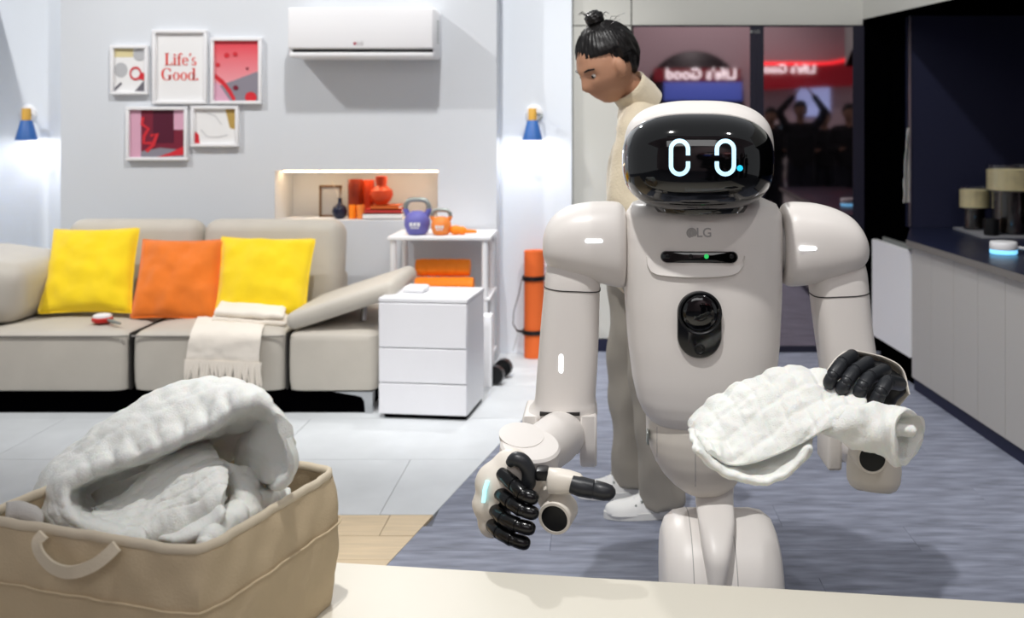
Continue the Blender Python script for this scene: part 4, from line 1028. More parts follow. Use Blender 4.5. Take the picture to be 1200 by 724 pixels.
# elbow left: fork with two cheeks and the forearm between
eY = 2.70
def cheek(px0, px1, cy_, r, Y, name='elbow_cheek', top=None):
    x0, x1 = at(px0, 0, Y).x, at(px1, 0, Y).x; zc = at(0, cy_, Y).z; P = []
    zt = at(0, top, Y).z
    prof = [(Y + r, zt)] + [(Y + r * math.cos(a), zc - r * math.sin(a)) for a in [PI * k / 20 for k in range(21)]] + [(Y - r, zt)]
    rings = []
    for x, s in ((x0, .9), (x0 + .003, .97), (x0 + .008, 1), (x1 - .008, 1), (x1 - .003, .97), (x1, .9)):
        cz = (zt + zc - r) / 2
        rings.append([Vector((x, Y + (y - Y) * s, cz + (z - cz) * s)) for y, z in prof])
    return MB().loft(rings).build(name, M_bot, rb, ang=50)
cheek(614.5, 632, 510, .08, eY, top=478); cheek(680, 699.5, 511, .0805, eY, top=478)
MB().box(at(632.5, 0, 2.62).x, at(679.5, 0, 2.62).x, 2.617, 2.64, at(0, 487, 2.62).z, at(0, 483, 2.62).z, .001).build('elbow_gap', M_gap, rb)
fo = MB(); p0 = at(657, 505, 2.66); p1 = at(640, 522, 2.42); p2 = at(622, 532, 2.26)
mb = MB().cap((at(634, 0, eY).x, eY, p0.z), (at(679, 0, eY).x, eY, p0.z), .068, .068, 32, 2)
fo = MB()
fo.lathe([(0, -.056), (.068, -.056), (.072, -.052), (.072, .05), (.068, .054), (0, .054)], (at(656, 0, eY).x, eY, p0.z), (1, 0, 0), 40)
fo.build('elbow_core', M_bot, rb)
arm = MB(); arm.tube([at(658, 508, 2.66), at(650, 516, 2.52), at(636, 526, 2.38), at(624, 534, 2.30)], [.067, .066, .063, .054], 32, flat=.95)
arm.build('forearm', M_bot, rb)
w0 = at(620, 536, 2.25)
MB().lathe([(0, -.044), (.062, -.044), (.068, -.038), (.069, .03), (.064, .036), (.05, .038), (0, .038)], w0, (.12, -.25, 1), 40).build('wrist_drum', M_bot, rb)
MB().lathe([(.03, 0), (.05, 0), (.052, .012), (.03, .014)], w0 + Vector((-.02, .02, .036)), (.12, -.25, 1), 36).build('wrist_collar', M_bot, rb)
# left hand: shell of the back, black palm, fingers, thumb
HYL = 2.14
def HP(px, py, dY=0): return at(px, py, HYL + dY)
mb = MB()
for c, r in ((HP(582, 566, .05), .05), (HP(575, 590, .05), .043), (HP(578, 612, .05), .036), (HP(600, 552, .06), .052), (HP(617, 556, .07), .045), (HP(632, 566, .09), .036)): mb.ell(c, (r, r * .8, r), nu=24, nv=16)
hs = fuse(mb, .007, 8).build('hand', M_bot2, rb, ang=80)
mb = MB()
for c, r in ((HP(588, 562, .045), .032), (HP(584, 584, .045), .036), (HP(584, 606, .045), .031), (HP(608, 562, .05), .03)): mb.ell(c, (r, r * .75, r), nu=24, nv=16)
fuse(mb, .007, 6).build('palm', M_blk, hs, ang=80)
MB().tube([Vector(p) for p in cr(np.array([[tuple(HP(*q))] for q in ((597, 543, .02), (603, 538, .015), (612, 540, .012), (619, 550, .012), (620, 562, .012), (618, 572, .016))]), np.linspace(0, 1, 26))[:, 0]], [.011 + .007 * min(1, k / 6) * min(1, (27 - k) / 5) for k in range(26)], 18, flat=.9).build('knuckle_guard', M_finger2, hs)
def finger(pts, r, m, par, name='finger'):
    V = [Vector(p) for p in pts]
    mb = MB()
    for i in range(len(V) - 2):
        a, b = V[i], V[i + 1]; d = (b - a); a2_, b2_ = a + d * .02, b - d * .04
        mb.tube([a2_, a2_ + d * .08, a.lerp(b, .5), b2_ - d * .08, b2_], [r * .93, r * 1.02, r * 1.0, r * 1.05, r * 1.0], 20)
        mb.ell(b, (r * .92,) * 3, nu=16, nv=10)
    f = mb.build(name, m, par, ang=50)
    a, b = V[-2], V[-1]; d = (b - a).normalized(); L = (b - a).length
    t = MB(); s0 = a + d * r * .15
    t.tube([s0, s0 + d * .002, a.lerp(b, .5), b - d * r * .7, b - d * r * .3, b - d * r * .1, b - d * r * .02, b], [r * .86, r * .96, r * 1.0, r * .94, r * .74, r * .5, r * .25, r * .03], 20)
    t.build('finger_tip', m, f, ang=50) if par is None or f.parent.parent is None else t.build('finger_tip', m, par, ang=50)
    return f
for pts in ([(587, 554, .03), (603.5, 568, -.01), (613, 579, -.03), (631, 586, -.035)], [(583, 575, .03), (599, 589, -.015), (612, 597.5, -.035), (631.5, 603, -.04)], [(579, 596, .03), (591, 608, -.015), (607, 615.5, -.035), (627.5, 621, -.04)], [(576, 614, .03), (586, 624, -.01), (601, 632, -.03), (621.5, 638.5, -.035)]):
    finger([HP(*p) for p in pts], .0152, M_finger, hs)
a_, b_ = HP(571.5, 561, -.0), HP(567, 591, -.0)
MB().tube([HP(571.5, 563, .012), HP(568, 574, .008), HP(566.5, 588, .012)], .0045, 8).build('light_strip', mat('led_ice', 'a8ecf8', emit=1.2), hs)
MB().box(HP(628, 0).x, HP(642, 0).x, HYL + .0, HYL + .04, HP(0, 564).z, HP(0, 552).z, .003).build('thumb_joint', M_blk, hs)
mb = MB(); mb.loft([[HP(x, (y0 + y1) / 2, dd) + Vector((0, .026 * s_ * math.copysign(abs(math.cos(a)) ** .7, math.cos(a)), (y1 - y0) / 2 / F * HYL * math.copysign(abs(math.sin(a)) ** .7, math.sin(a)))) for a in [2 * PI * k / 24 for k in range(24)]] for x, y0, y1, dd, s_ in ((641, 553, 573, .02, .8), (643, 549, 577, .02, 1), (655, 549.5, 577.5, .015, 1), (668, 552, 577, .01, .95), (680, 556, 577, .0, .85), (684, 560, 575, .0, .6))])
mb.build('thumb_base', M_bot2, hs, ang=60)
MB().tube([HP(670, 567, -.008), HP(680, 570, -.012), HP(695, 573, -.016), HP(697, 573, -.016)], [.019, .021, .02, .016], 18).build('thumb_knuckle', M_finger2, hs)
MB().tube([HP(694, 573, -.016), HP(697, 573.5, -.016), HP(708, 576, -.02), HP(716, 577.5, -.022), HP(720, 578.5, -.022), HP(721.5, 579, -.022)], [.016, .0195, .019, .016, .009, .001], 18).build('thumb_tip', M_finger2, hs)
ax = (-.28, -1, -.12)
MB().lathe([(0, -.06), (.034, -.06), (.0375, -.055), (.0375, -.004), (.036, 0), (.030, 0), (.030, -.004), (0, -.004)], HP(649.5, 608, -.0), ax, 36).build('wrist_motor', M_bot2, rb)
MB().lathe([(0, -.006), (.0298, -.006), (.0298, -.0015), (0, -.001)], HP(649.5, 608, -.0), ax, 36).build('motor_cap', M_blk, rb)
MB().tube([HP(655, 600, .05), HP(645, 580, .08), HP(630, 560, .1)], [.03, .032, .035], 18).build('hand_mount', M_bot2, rb)

# right forearm, wrist, hand
eR = at(1000, 505, 2.66)
MB().lathe([(0, -.07), (.074, -.07), (.08, -.064), (.08, .064), (.074, .07), (0, .07)], eR, (1, 0, 0), 40).build('elbow_core', M_bot, rb)
MB().tube([eR, at(1005, 518, 2.5), at(1016, 532, 2.33), at(1020, 538, 2.25)], [.062, .058, .05, .046], 32).build('forearm', M_bot, rb)
MB().box(at(968, 0, 2.3).x, at(985, 0, 2.3).x, 2.28, 2.4, at(0, 549, 2.3).z, at(0, 500, 2.3).z, .008, 3).build('elbow_cheek', M_bot, rb)
wr = at(1024, 548, 2.2)
MB().lathe([(0, -.06), (.05, -.06), (.056, -.054), (.06, .005), (.058, .028), (.05, .043), (.036, .051), (0, .053)], wr, (-.12, -.3, -1), 40).build('wrist_drum', M_bot2, rb)
ax2 = (.0, -1, .05)
cR = at(1022.5, 537, 2.125)
MB().lathe([(0, -.075), (.032, -.075), (.035, -.07), (.035, -.004), (.033, 0), (.0285, 0), (.0285, -.005), (0, -.005)], cR, ax2, 36).build('wrist_motor', M_bot2, rb)
MB().lathe([(0, -.007), (.0283, -.007), (.0283, -.001), (0, -.0005)], cR, ax2, 36).build('motor_cap', M_blk, rb)
mb = MB(); patch(mb, [[tuple(at(x, y, Y)) for x, y, Y in r] for r in ([(963, 446, 2.14), (976, 424, 2.15), (993, 411, 2.16), (1015, 413, 2.17), (1040, 420, 2.17), (1058, 433, 2.16), (1066, 462, 2.14)], [(966, 450, 2.17), (978, 432, 2.19), (994, 420, 2.2), (1015, 422, 2.21), (1038, 429, 2.21), (1054, 440, 2.2), (1062, 466, 2.17)], [(980, 470, 2.2), (990, 462, 2.23), (1000, 460, 2.24), (1015, 460, 2.24), (1030, 462, 2.24), (1042, 466, 2.23), (1052, 480, 2.2)], [(990, 500, 2.19), (996, 500, 2.2), (1004, 500, 2.21), (1014, 500, 2.21), (1024, 502, 2.21), (1034, 504, 2.2), (1044, 508, 2.19)])], 24, 44, .007)
hR = mb.build('hand', M_bot2, rb, ang=60)
mb = MB()
for c, r in ((at(990, 432, 2.165), .03), (at(1010, 434, 2.175), .034), (at(1030, 440, 2.175), .034), (at(1048, 452, 2.165), .03), (at(1012, 460, 2.18), .04), (at(1030, 466, 2.17), .04)): mb.ell(c, (r, r * .7, r), nu=24, nv=16)
fuse(mb, .007, 6).build('palm', M_blk, hR, ang=80)
for pts in ([(1000, 416, 2.13), (986, 426, 2.08), (976, 440, 2.06), (969, 455, 2.065)], [(1019, 424, 2.125), (1001, 435, 2.07), (992, 447, 2.05), (983, 462, 2.055)], [(1038, 433, 2.12), (1019, 442, 2.06), (1011, 452, 2.04), (1004, 466, 2.045)], [(1056, 450, 2.11), (1040, 447, 2.05), (1032, 459, 2.03), (1023, 477, 2.035)]):
    finger([at(*p) for p in pts], .0146, M_finger2, hR)
# column and wheeled drum base
drY = 2.66; zt = at(0, 600, 2.66).z; rdr = zt / 2
x0, x1 = at(777, 0, 2.6).x, at(914, 0, 2.6).x; Wd = x1 - x0
dr = MB().lathe([(0, 0), (rdr * .72, .0), (rdr * .88, .012), (rdr * .97, .035), (rdr, .065), (rdr, Wd - .065), (rdr * .97, Wd - .035), (rdr * .88, Wd - .012), (rdr * .72, Wd), (0, Wd)], (x0, drY, rdr), (1, 0, 0), 72).build('base_drum', M_bot, rb)
for px in (813, 864):
    MB().lathe([(rdr * .99, -.0012), (rdr * 1.002, -.0012), (rdr * 1.002, .0012), (rdr * .99, .0012)], (at(px, 0, 2.5).x, drY, rdr), (1, 0, 0), 72).build('seam_line', M_logo, dr)
limb([(556, 814, 861, .05, 2.68), (580, 814.5, 859, .05, 2.66), (610, 818, 860, .055, 2.58), (640, 822, 857, .06, 2.53), (665, 826, 853, .055, 2.51), (690, 830, 848, .045, 2.50), (705, 834, 844, .03, 2.50)], M_bot, 'leg_column', rb, e=2.6)

# ------------------------------------------------------------------ towel in the robot's hand
def quilt2(u, v, fu):
    g = ((u + .3 * v) * 20) % 1; h = ((v - .1 * u) * 22) % 1
    return .003 - .004 * math.exp(-(min(g, 1 - g) / .13) ** 2) - .004 * math.exp(-(min(h, 1 - h) / .13) ** 2)
mb = MB()
patch(mb, pxgrid([[(806, 499), (829, 473), (857, 456), (886, 441), (918, 430), (952, 434), (985, 440), (1015, 452)], [(812, 506), (838, 489), (868, 473), (898, 460), (930, 450), (960, 451), (990, 455), (1015, 462)], [(818, 514), (846, 511), (876, 500), (906, 488), (936, 477), (965, 472), (992, 470), (1015, 474)], [(827, 525), (852, 533), (884, 529), (916, 517), (946, 500), (970, 490), (995, 486), (1015, 490)], [(831, 531), (854, 545), (886, 542), (920, 529), (950, 514), (972, 503), (995, 500), (1012, 500)]], [2.15, 2.09, 2.04, 2.0, 1.99]), 60, 110, .016, disp=quilt2, rough=.008, seed=31)
patch(mb, pxgrid([[(806, 503), (828, 517), (852, 532), (886, 531), (920, 521), (952, 508)], [(812, 519), (834, 541), (860, 552), (890, 556), (924, 545), (952, 521)], [(816, 528), (840, 551), (864, 561), (890, 566), (925, 553), (950, 527)]], [2.08, 2.0, 1.925]), 34, 80, .014, rough=.007, seed=35)
ax_ = [(958, 496, 8, 2.03), (968, 494, 15, 2.02), (985, 496, 21, 2.01), (1003, 499, 25, 2.0), (1018, 501, 27, 2.0), (1034, 505, 30, 2.0), (1050, 509, 34, 2.0), (1058, 510, 34, 1.995), (1063, 510, 32, 1.985), (1065, 510, 29, 1.98), (1063, 510, 26, 1.985), (1056, 508, 20, 2.0), (1046, 507, 8, 2.01)]
A_ = cr(np.array([[t] for t in ax_], float), np.linspace(0, 1, 90))[:, 0]; rings = []
for k, (px, py, r, Y) in enumerate(A_):
    c = at(px, py, Y); R = r / F * Y; ring = []
    for j in range(56):
        a = 2 * PI * j / 56; fold = 1 + .06 * math.sin(3 * a + px * .12) + .045 * math.sin(2 * a - px * .21)
        if k > 66: fold = 1 + .22 * math.sin(3 * a + 1)
        th_ = math.radians(12 + 40 * min(1, max(0, (k - 25) / 35))); uv = Vector((math.sin(th_), math.cos(th_), 0))
        p = c + (uv * (R * .95 * math.cos(a)) + Vector((0, 0, R * math.sin(a)))) * fold
        nn = noise.fractal(p * 26, 1, 2, 3) * .004; p += (p - c).normalized() * nn; ring.append(p)
    rings.append(ring)
mb.loft(rings)
patch(mb, pxgrid([[(1036, 496), (1054, 497), (1071, 500)], [(1038, 503), (1056, 503), (1074, 505)], [(1036, 514), (1054, 510), (1071, 510)]], [2.0, 1.975, 1.985]), 16, 20, .010, rough=.004, seed=41)
tag(mb.build('held_towel', M_towel, ang=80), 'white quilted towel gripped in the robot hand', 'towel')

# ================================================================== people
def head_fn(p):
    x, y, z = p.x, p.y, p.z
    if z < -.02:
        t = min(1, (-.02 - z) / .095); x *= 1 - .3 * t
        if y < 0: y *= 1 - .35 * t
    if y > 0:
        g = lambda q, c, s: math.exp(-((q - c) / s) ** 2)
        y += .024 * g(x, 0, .012) * g(z, -.026, .02) + .010 * g(x, 0, .009) * g(z, 0, .022)
        y -= .011 * g(abs(x), .033, .015) * g(z, .006, .012)
        y += .005 * g(z, .03, .01) * g(x, 0, .05)
        y += .006 * g(z, -.057, .007) * g(x, 0, .022) + .006 * g(z, -.07, .007) * g(x, 0, .02) - .004 * g(z, -.0635, .003) * g(x, 0, .024)
        y += .008 * g(z, -.1, .016) * g(x, 0, .022)
    return Vector((x, y, z))
def basis(fwd, up=(0, 0, 1)):
    f = Vector(fwd).normalized(); u = Vector(up); u = (u - f * u.dot(f)).normalized(); r = f.cross(u)
    return Matrix((r, f, u)).transposed()
def hand_mb(mb, wrist, d, side, curl=.3, s=1.0):
    d = Vector(d).normalized(); side = Vector(side); side = (side - d * side.dot(d)).normalized(); nrm = d.cross(side)
    w = Vector(wrist)
    for k in range(4):
        o = side * (.027 - .018 * k) * s; mb.cap(w + o * .6 + d * .02 * s, w + o + d * .085 * s, .014 * s, .012 * s, 10, 3)
        L = (.072, .08, .074, .058)[k] * s; a = w + o + d * .085 * s; b = a + d * L * .5 + nrm * curl * L * .2; c = b + d * L * .45 + nrm * curl * L * .45
        mb.cap(a, b, .0095 * s, .009 * s, 8, 3).cap(b, c, .009 * s, .0075 * s, 8, 3)
    a = w + side * .02 * s + d * .025 * s; b = a + side * .03 * s + d * .03 * s + nrm * .01 * s; mb.cap(a, b, .014 * s, .011 * s, 8, 3).cap(b, b + d * .035 * s + nrm * .012 * s, .011 * s, .009 * s, 8, 3)
def figure(label, J, fwd, hfwd, mats, voxel=.011, group=None, hs_=1.0, bun=True, detail=True):
    """J: joints in world space; one continuous body, clothing and hair as parts"""
    skin, top_m, leg_m, shoe_m = mats
    fw = Vector(fwd).normalized(); sd = Vector((fw.y, -fw.x, 0)).normalized()          # sd: the figure's right
    base = (J['ankR'] + J['ankL']) / 2
    t = thing('person', label, 'person', (base.x, base.y, 0), group)
    R = basis(hfwd)
    mb = MB(); hc = J['head']
    mb.ell(hc, (.076 * hs_, .096 * hs_, .117 * hs_), 2.0, 56, 44, R, lambda p: head_fn(p / hs_) * hs_)
    for s_ in (-1, 1): mb.ell(hc + R @ Vector((s_ * .081, .002, -.006)) * hs_, (.015 * hs_, .02 * hs_, .033 * hs_), nu=14, nv=10, rot=R)
    mb.cap(hc + R @ Vector((0, -.03, -.05)) * hs_, J['neck'], .05, .055)
    mb.cap(J['neck'], J['chest'], .06, .1).cap(J['chest'], J['pelvis'], .1, .1)
    for s_ in 'RL':
        mb.cap(J['neck'].lerp(J['chest'], .3), J['sh' + s_], .05, .044).cap(J['sh' + s_], J['el' + s_], .046, .036).cap(J['el' + s_], J['wr' + s_], .036, .026)
        hand_mb(mb, J['wr' + s_], J['wr' + s_] - J['el' + s_], fw, .4)
        mb.cap(J['hip' + s_], J['kn' + s_], .075, .052).cap(J['kn' + s_], J['ank' + s_], .05, .03).cap(J['pelvis'], J['hip' + s_], .09, .08)
    fuse(mb, voxel * (.6 if detail else 1), 3).build('body', skin, t, ang=80)
    if detail:
        for s_ in (-1, 1):
            MB().ell(hc + R @ Vector((s_ * .032, .0735, .006)) * hs_, (.010,) * 3, nu=16, nv=10).build('eye', mat('eye_white', 'c9c2bb', .3), t)
            MB().ell(hc + R @ Vector((s_ * .032, .0815, .004)) * hs_, (.006, .003, .006), nu=12, nv=8, rot=R).build('iris', M_blk, t)
            MB().tube([hc + R @ Vector((s_ * x_, y_, z_)) * hs_ for x_, y_, z_ in ((.016, .0925, .027), (.034, .087, .031), (.05, .074, .027))], [.003, .0035, .002], 6).build('eyebrow', M_hair, t)
    # hair
    mb = MB()
    def hf(p):
        p = Vector(p)
        if p.y > .015 and p.z < .03: p = p * .86
        elif p.y > -.045 and p.z < -.012: p = p * (.86 if p.y > -.03 else .92)
        n_ = noise.fractal(p * 30, 1, 2, 3) * .004
        st = .0022 * math.sin(math.atan2(p.x, p.y + .02) * 46)
        return p * (1 + (n_ + st) / max(.05, p.length))
    mb.ell(hc + R @ Vector((0, -.026, .03)) * hs_, (.09 * hs_, .108 * hs_, .11 * hs_), 2, 120, 40, R, hf)
    hair = mb.build('hair', M_hair, t, ang=80)
    if bun:
        mb = MB(); bc_ = hc + R @ Vector((0, -.035, .152)) * hs_
        mb.ell(bc_, (.034, .034, .03), 2, 60, 24, R, lambda p: p * (1 + .14 * noise.fractal(p * 60, 1, 2, 3) + .05 * math.sin(p.z * 500 + math.atan2(p.y, p.x) * 2)))
        for k in range(12):
            a = random.uniform(0, 6.3); q = bc_ + Vector((.03 * math.cos(a), .03 * math.sin(a), .01)); mb.tube([q, q + Vector((.018 * math.cos(a), .018 * math.sin(a), .012)), q + Vector((.032 * math.cos(a), .03 * math.sin(a), .004))], [.0016, .0012, .0005], 5)
        mb.cap(hc + R @ Vector((0, -.03, .11)) * hs_, bc_, .022, .022)
        mb.build('hair_bun', M_hair, t, ang=80)
        mb = MB()
        for k in range(16):
            q = hc + R @ Vector((random.uniform(-.05, .05), random.uniform(-.1, .06), .11)) * hs_; mb.tube([q, q + R @ Vector((random.uniform(-.02, .02), -.02, .016)), q + R @ Vector((random.uniform(-.03, .03), -.05, random.uniform(0, .02)))], [.0012, .001, .0004], 5)
        stuff(mb.build('stray_hair', M_hair, t))
    # top
    mb = MB(); k = .09
    for o_ in (-1, 0, 1):
        mb.cap(J['chest'] + sd * o_ * k, J['pelvis'] + sd * o_ * .06, .12, .115)
        mb.cap(J['chest'] + sd * o_ * .07 + Vector((0, 0, .06)), J['neck'] - Vector((0, 0, .03)), .1, .062)
    for s_ in 'RL':
        mb.cap(J['neck'].lerp(J['chest'], .25), J['sh' + s_], .075, .068).cap(J['sh' + s_], J['el' + s_], .066, .056).cap(J['el' + s_], J['wr' + s_].lerp(J['el' + s_], .12), .054, .044).cap(J['sh' + s_], J['chest'] + Vector((0, 0, .1)), .062, .09)
    jm = fuse(mb, voxel, 5)
    jm.v = [tuple(Vector(p) + Vector((noise.noise(Vector(p) * 14), noise.noise(Vector(p) * 14 + Vector((5, 5, 5))), 0)) * .007) for p in jm.v]
    jk = jm.build('jacket', top_m, t, ang=80)
    if detail:
        n0 = J['neck']; ndir = (hc + R @ Vector((0, -.03, -.05)) - n0).normalized(); c0_ = n0 + ndir * .005
        MB().lathe([(.078, -.06), (.08, -.02), (.074, .03), (.074, .046), (.069, .052), (.062, .044), (.062, -.03)], c0_, ndir, 36).build('collar', top_m, t, ang=60)
    mb = MB()
    for s_ in 'RL':
        hem = J['ank' + s_].lerp(J['kn' + s_], -.1)
        mb.cap(J['hip' + s_], J['kn' + s_], .098, .083).tube([J['kn' + s_] + (J['hip' + s_] - J['kn' + s_]) * .02, J['kn' + s_].lerp(hem, .5), hem], [.083, .079, .083], 24)
        mb.cap(J['pelvis'] + Vector((0, 0, .03)), J['hip' + s_], .105, .1)
    tm = fuse(mb, voxel, 4)
    tm.v = [tuple(Vector(p) + Vector((noise.noise(Vector((p[0] * 9, p[1] * 9, p[2] * 7))), noise.noise(Vector((p[0] * 9, p[1] * 9, p[2] * 7 + 9))), 0)) * .024) for p in tm.v]
    tm.build('trousers', leg_m, t, ang=80)
    for s_ in 'RL':
        a = J['ank' + s_]; f = Vector(J.get('foot' + s_, fw)); f.z = 0; f.normalize(); r_ = Vector((f.y, -f.x, 0)); g = Vector((a.x, a.y, 0)) - f * .03
        mb = MB(); rings = []; zb_ = .018
        SEC = cr(np.array([[t_] for t_ in ((-.052, .012, .05), (-.046, .026, .075), (-.03, .036, .092), (0, .041, .1), (.04, .042, .1), (.075, .043, .088), (.11, .045, .066), (.15, .048, .050), (.19, .046, .043), (.218, .037, .037), (.235, .02, .028), (.24, .006, .018))], float), np.linspace(0, 1, 34))[:, 0]
        for u, wd_, h_ in SEC:
            ring = []
            for kx in range(28):
                b = 2 * PI * kx / 28; cb, sb = math.cos(b), math.sin(b)
                zz_ = zb_ + (h_ * max(0, sb) ** .8 if sb > 0 else .0)
                ring.append(g + f * u + r_ * (max(.002, wd_) * math.copysign(abs(cb) ** (.75 if sb > 0 else .5), cb) * (1 - .25 * max(0, sb))) + Vector((0, 0, zz_ + (.0005 * sb))))
            rings.append(ring)
        mb.loft(rings)
        sh_ = mb.build('shoe', shoe_m, t, ang=80)
        out = []
        for kx in range(36):
            b = 2 * PI * kx / 36; uu = math.cos(b) * .152; vv = math.sin(b) * (.046 + .006 * math.cos(b)); out.append(g + f * (.094 + uu) + r_ * vv)
        MB().prism([p + Vector((0, 0, .001)) for p in out], (0, 0, .024)).build('sole', M_sole if detail else shoe_m, sh_, ang=30)
        if detail:
            mb = MB()
            for kx in range(4):
                c = g + f * (.068 + .022 * kx) + Vector((0, 0, .117 - .0155 * kx)); mb.tube([c - r_ * .03 - Vector((0, 0, .02)), c - r_ * .012, c + r_ * .012, c + r_ * .03 - Vector((0, 0, .02))], .0042, 6)
            mb.build('laces', M_white, sh_)
            mb = MB()
            for kx in range(4):
                for sg in (-1, 1): mb.ell(g + f * (.066 + .022 * kx) + r_ * sg * .0345 + Vector((0, 0, .088 - .012 * kx)), (.0045, .0045, .0045), nu=10, nv=6)
            mb.build('eyelets', M_steel, sh_)
    return t
PY = 3.58
fwd = Vector((-.9, -.42, 0)); sdv = Vector((fwd.y, -fwd.x, 0)).normalized()
J = dict(head=at(710, 78, 3.50), neck=at(745, 112, 3.58), chest=at(762, 190, 3.62), pelvis=at(752, 315, 3.66))
J['shR'] = at(765, 152, 3.76); J['shL'] = at(744, 155, 3.46)
J['elR'] = at(748, 235, 3.82); J['wrR'] = at(790, 290, 3.7); J['elL'] = at(729, 232, 3.40); J['wrL'] = at(790, 300, 3.3)
J['hipR'] = at(742, 335, 3.76); J['knR'] = at(741, 455, 3.78); J['ankR'] = at(742, 556, 3.80)
J['hipL'] = at(762, 335, 3.58); J['knL'] = at(766, 465, 3.56); J['ankL'] = at(776, 578, 3.60)
J['footL'] = (-1, -.1, 0); J['footR'] = (-1, -.12, 0)
figure('person bending behind the robot in cream fleece, beige trousers and white sneakers', J, fwd, (-.72, -.5, -.5), (M_skin, M_fleece, M_trouser, M_shoe), hs_=1.12)

# ================================================================== the hall behind the camera, seen in the mirrors
M_dark = mat('dark_clothes', '15151a', .8); M_dark2 = mat('dark_denim', '1c1f2a', .8); M_dskin = mat('skin_dim', '9a745e', .6)
MY = KY - .03
def refl(px, py, D): return Vector(((px - CX) / F * D, 2 * MY - D, H - (py - CY) / F * D))
def onlooker(px, D, hgt, armsup, label):
    b = refl(px, 0, D); x, y = b.x, b.y; s = hgt / 1.75
    V = lambda a, c, z: Vector((x + a * s, y + c * s, z * s))
    j = dict(head=V(0, .02, 1.62), neck=V(0, 0, 1.45), chest=V(0, 0, 1.27), pelvis=V(0, 0, .95))
    for sg, n_ in ((1, 'R'), (-1, 'L')):
        j['sh' + n_] = V(.18 * sg, 0, 1.40); j['hip' + n_] = V(.09 * sg, 0, .9); j['kn' + n_] = V(.1 * sg, .02, .5); j['ank' + n_] = V(.11 * sg, 0, .09)
        if armsup: j['el' + n_] = V(.3 * sg, .12, 1.6); j['wr' + n_] = V(.12 * sg, .2, 1.82)
        else: j['el' + n_] = V(.24 * sg, -.02, 1.12); j['wr' + n_] = V(.16 * sg, .2, 1.15)
    return figure(label, j, (0, 1, 0), (0, 1, -.05), (M_dskin, M_dark, M_dark2, M_dark), voxel=.022, group='onlookers mirrored in the cabinets', bun=False, detail=False)
for px, D, hg, up, l in ((772, 13.0, 1.72, False, 'onlooker in dark clothes at the left edge of the left mirror'), (800, 13.5, 1.8, False, 'taller onlooker in dark clothes, second from left in the left mirror'), (832, 12.9, 1.66, False, 'shorter onlooker in dark clothes, third in the left mirror'), (862, 13.4, 1.76, False, 'onlooker in dark clothes at the right end of the left mirror'),
                         (903, 13.6, 1.7, False, 'onlooker in dark clothes at the left of the right mirror'), (938, 13.0, 1.78, True, 'onlooker with both arms raised overhead in the right mirror'), (966, 13.8, 1.68, False, 'onlooker in dark clothes right of the raised arms in the mirror'), (995, 12.95, 1.74, False, 'onlooker in dark clothes at the right edge of the right mirror')):
    onlooker(px, D, hg, up, l)
M_hall = mat('hall_fabric', 'c8b2b6', .8)
DH = 19.4; hy = refl(0, 0, DH).y
hall = struct(MB().box(-7, 9, hy - .3, hy, 0, 5.2).build('wall_hall', M_hall, smooth=False))
struct(MB().box(-7, 9, hy, -1.0, 5.2, 5.3).build('ceiling_hall', M_hall, smooth=False))
c = refl(813, 118, DH - .15); rA = 58 / F * DH
pt = thing('arch_portal', 'dark round portal in the hall, mirrored in the left cabinet', 'portal', (c.x, hy + .1, c.z - rA))
MB().lathe([(0, 0), (rA, 0), (rA, .12), (rA * .96, .14), (0, .14)], (c.x, hy + .002, c.z), (0, 1, 0), 64).build('recess', mat('portal_dark', '1a1014', .4), pt)
a, b = refl(766, 95, DH - .2), refl(868, 80, DH - .2)
MB().box(a.x, b.x, hy + .15, hy + .2, a.z, b.z).build('red_band', mat('band_red', '7a1420', .5, emit=.5), pt, smooth=False)
t0_ = refl(822, 87, DH - .25)
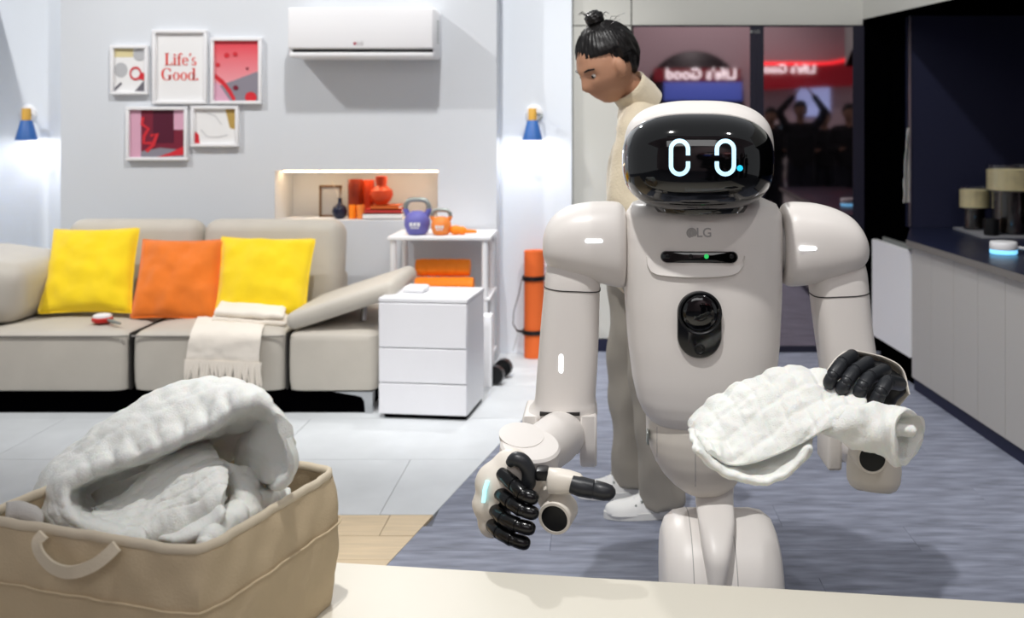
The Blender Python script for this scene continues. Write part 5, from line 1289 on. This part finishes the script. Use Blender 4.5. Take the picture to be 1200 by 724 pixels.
text_mesh("Life's Good", .3, lambda x, y, dd: Vector((t0_.x - x, hy + .21 - dd, t0_.z + y)), .01).build('sign_lettering', mat('sign_white', 'ffffff', emit=2.2), pt, smooth=False)
a, b = refl(778, 118, DH - .2), refl(870, 96, DH - .2)
tag(MB().box(a.x, b.x, hy + .15, hy + .19, a.z, b.z, .01).build('wall_screen', mat('screen_blue', '5a6fd0', emit=.6)), 'wide blue screen in the hall, mirrored in the left cabinet', 'screen')
rs = thing('ribbon_sign', 'curving red ribbon sign in the hall, mirrored in the right cabinet', 'sign', (refl(945, 90, DH).x, hy + .2, refl(0, 105, DH).z))
mb = MB(); rr_ = []
for k in range(31):
    px = 884 + 134 * k / 30; y0 = 76 - (12 * max(0, (px - 960) / 50) ** 2); y1 = 106 - 6 * (k / 30)
    p, q = refl(px, y0, DH - .3), refl(px, y1, DH - .3); rr_.append([p, q, q + Vector((0, .06, 0)), p + Vector((0, .06, 0))])
mb.loft(rr_).build('ribbon', mat('ribbon_red', '8c1220', .4, emit=.45), rs)
MB().tube([r[0] + Vector((0, .05, .02)) for r in rr_], .035, 8).build('light_edge', mat('edge_red', 'ff3038', emit=2.2), rs)
t1_ = refl(922, 81, DH - .5)
text_mesh("Life's Good", .24, lambda x, y, dd: Vector((t1_.x - x, t1_.y - dd, t1_.z + y)), .01).build('sign_lettering', MATS['sign_white'], rs, smooth=False)
a, b = refl(936, 118, DH - .2), refl(975, 90, DH - .2)
tag(MB().box(a.x, b.x, hy + .02, hy + .06, a.z - .3, b.z - .2, .01).build('wall_screen', mat('screen_pale', 'a8bcf0', emit=1.0)), 'pale blue screen in the hall, mirrored in the right cabinet', 'screen')
a, b = refl(893, 245, 16.5), refl(975, 214, 16.5)
tag(MB().box(a.x, b.x, a.y - .4, a.y, 0, b.z, .02).build('display_plinth', M_white), 'white display plinth mirrored low in the right cabinet', 'plinth')
r2 = copy_tree(rb)
r2['label'] = 'second white robot on display, mirrored small in the right cabinet'
q = refl(914, 0, 17.6); r2.location = (q.x, q.y, .05); r2.rotation_euler = (0, 0, PI)
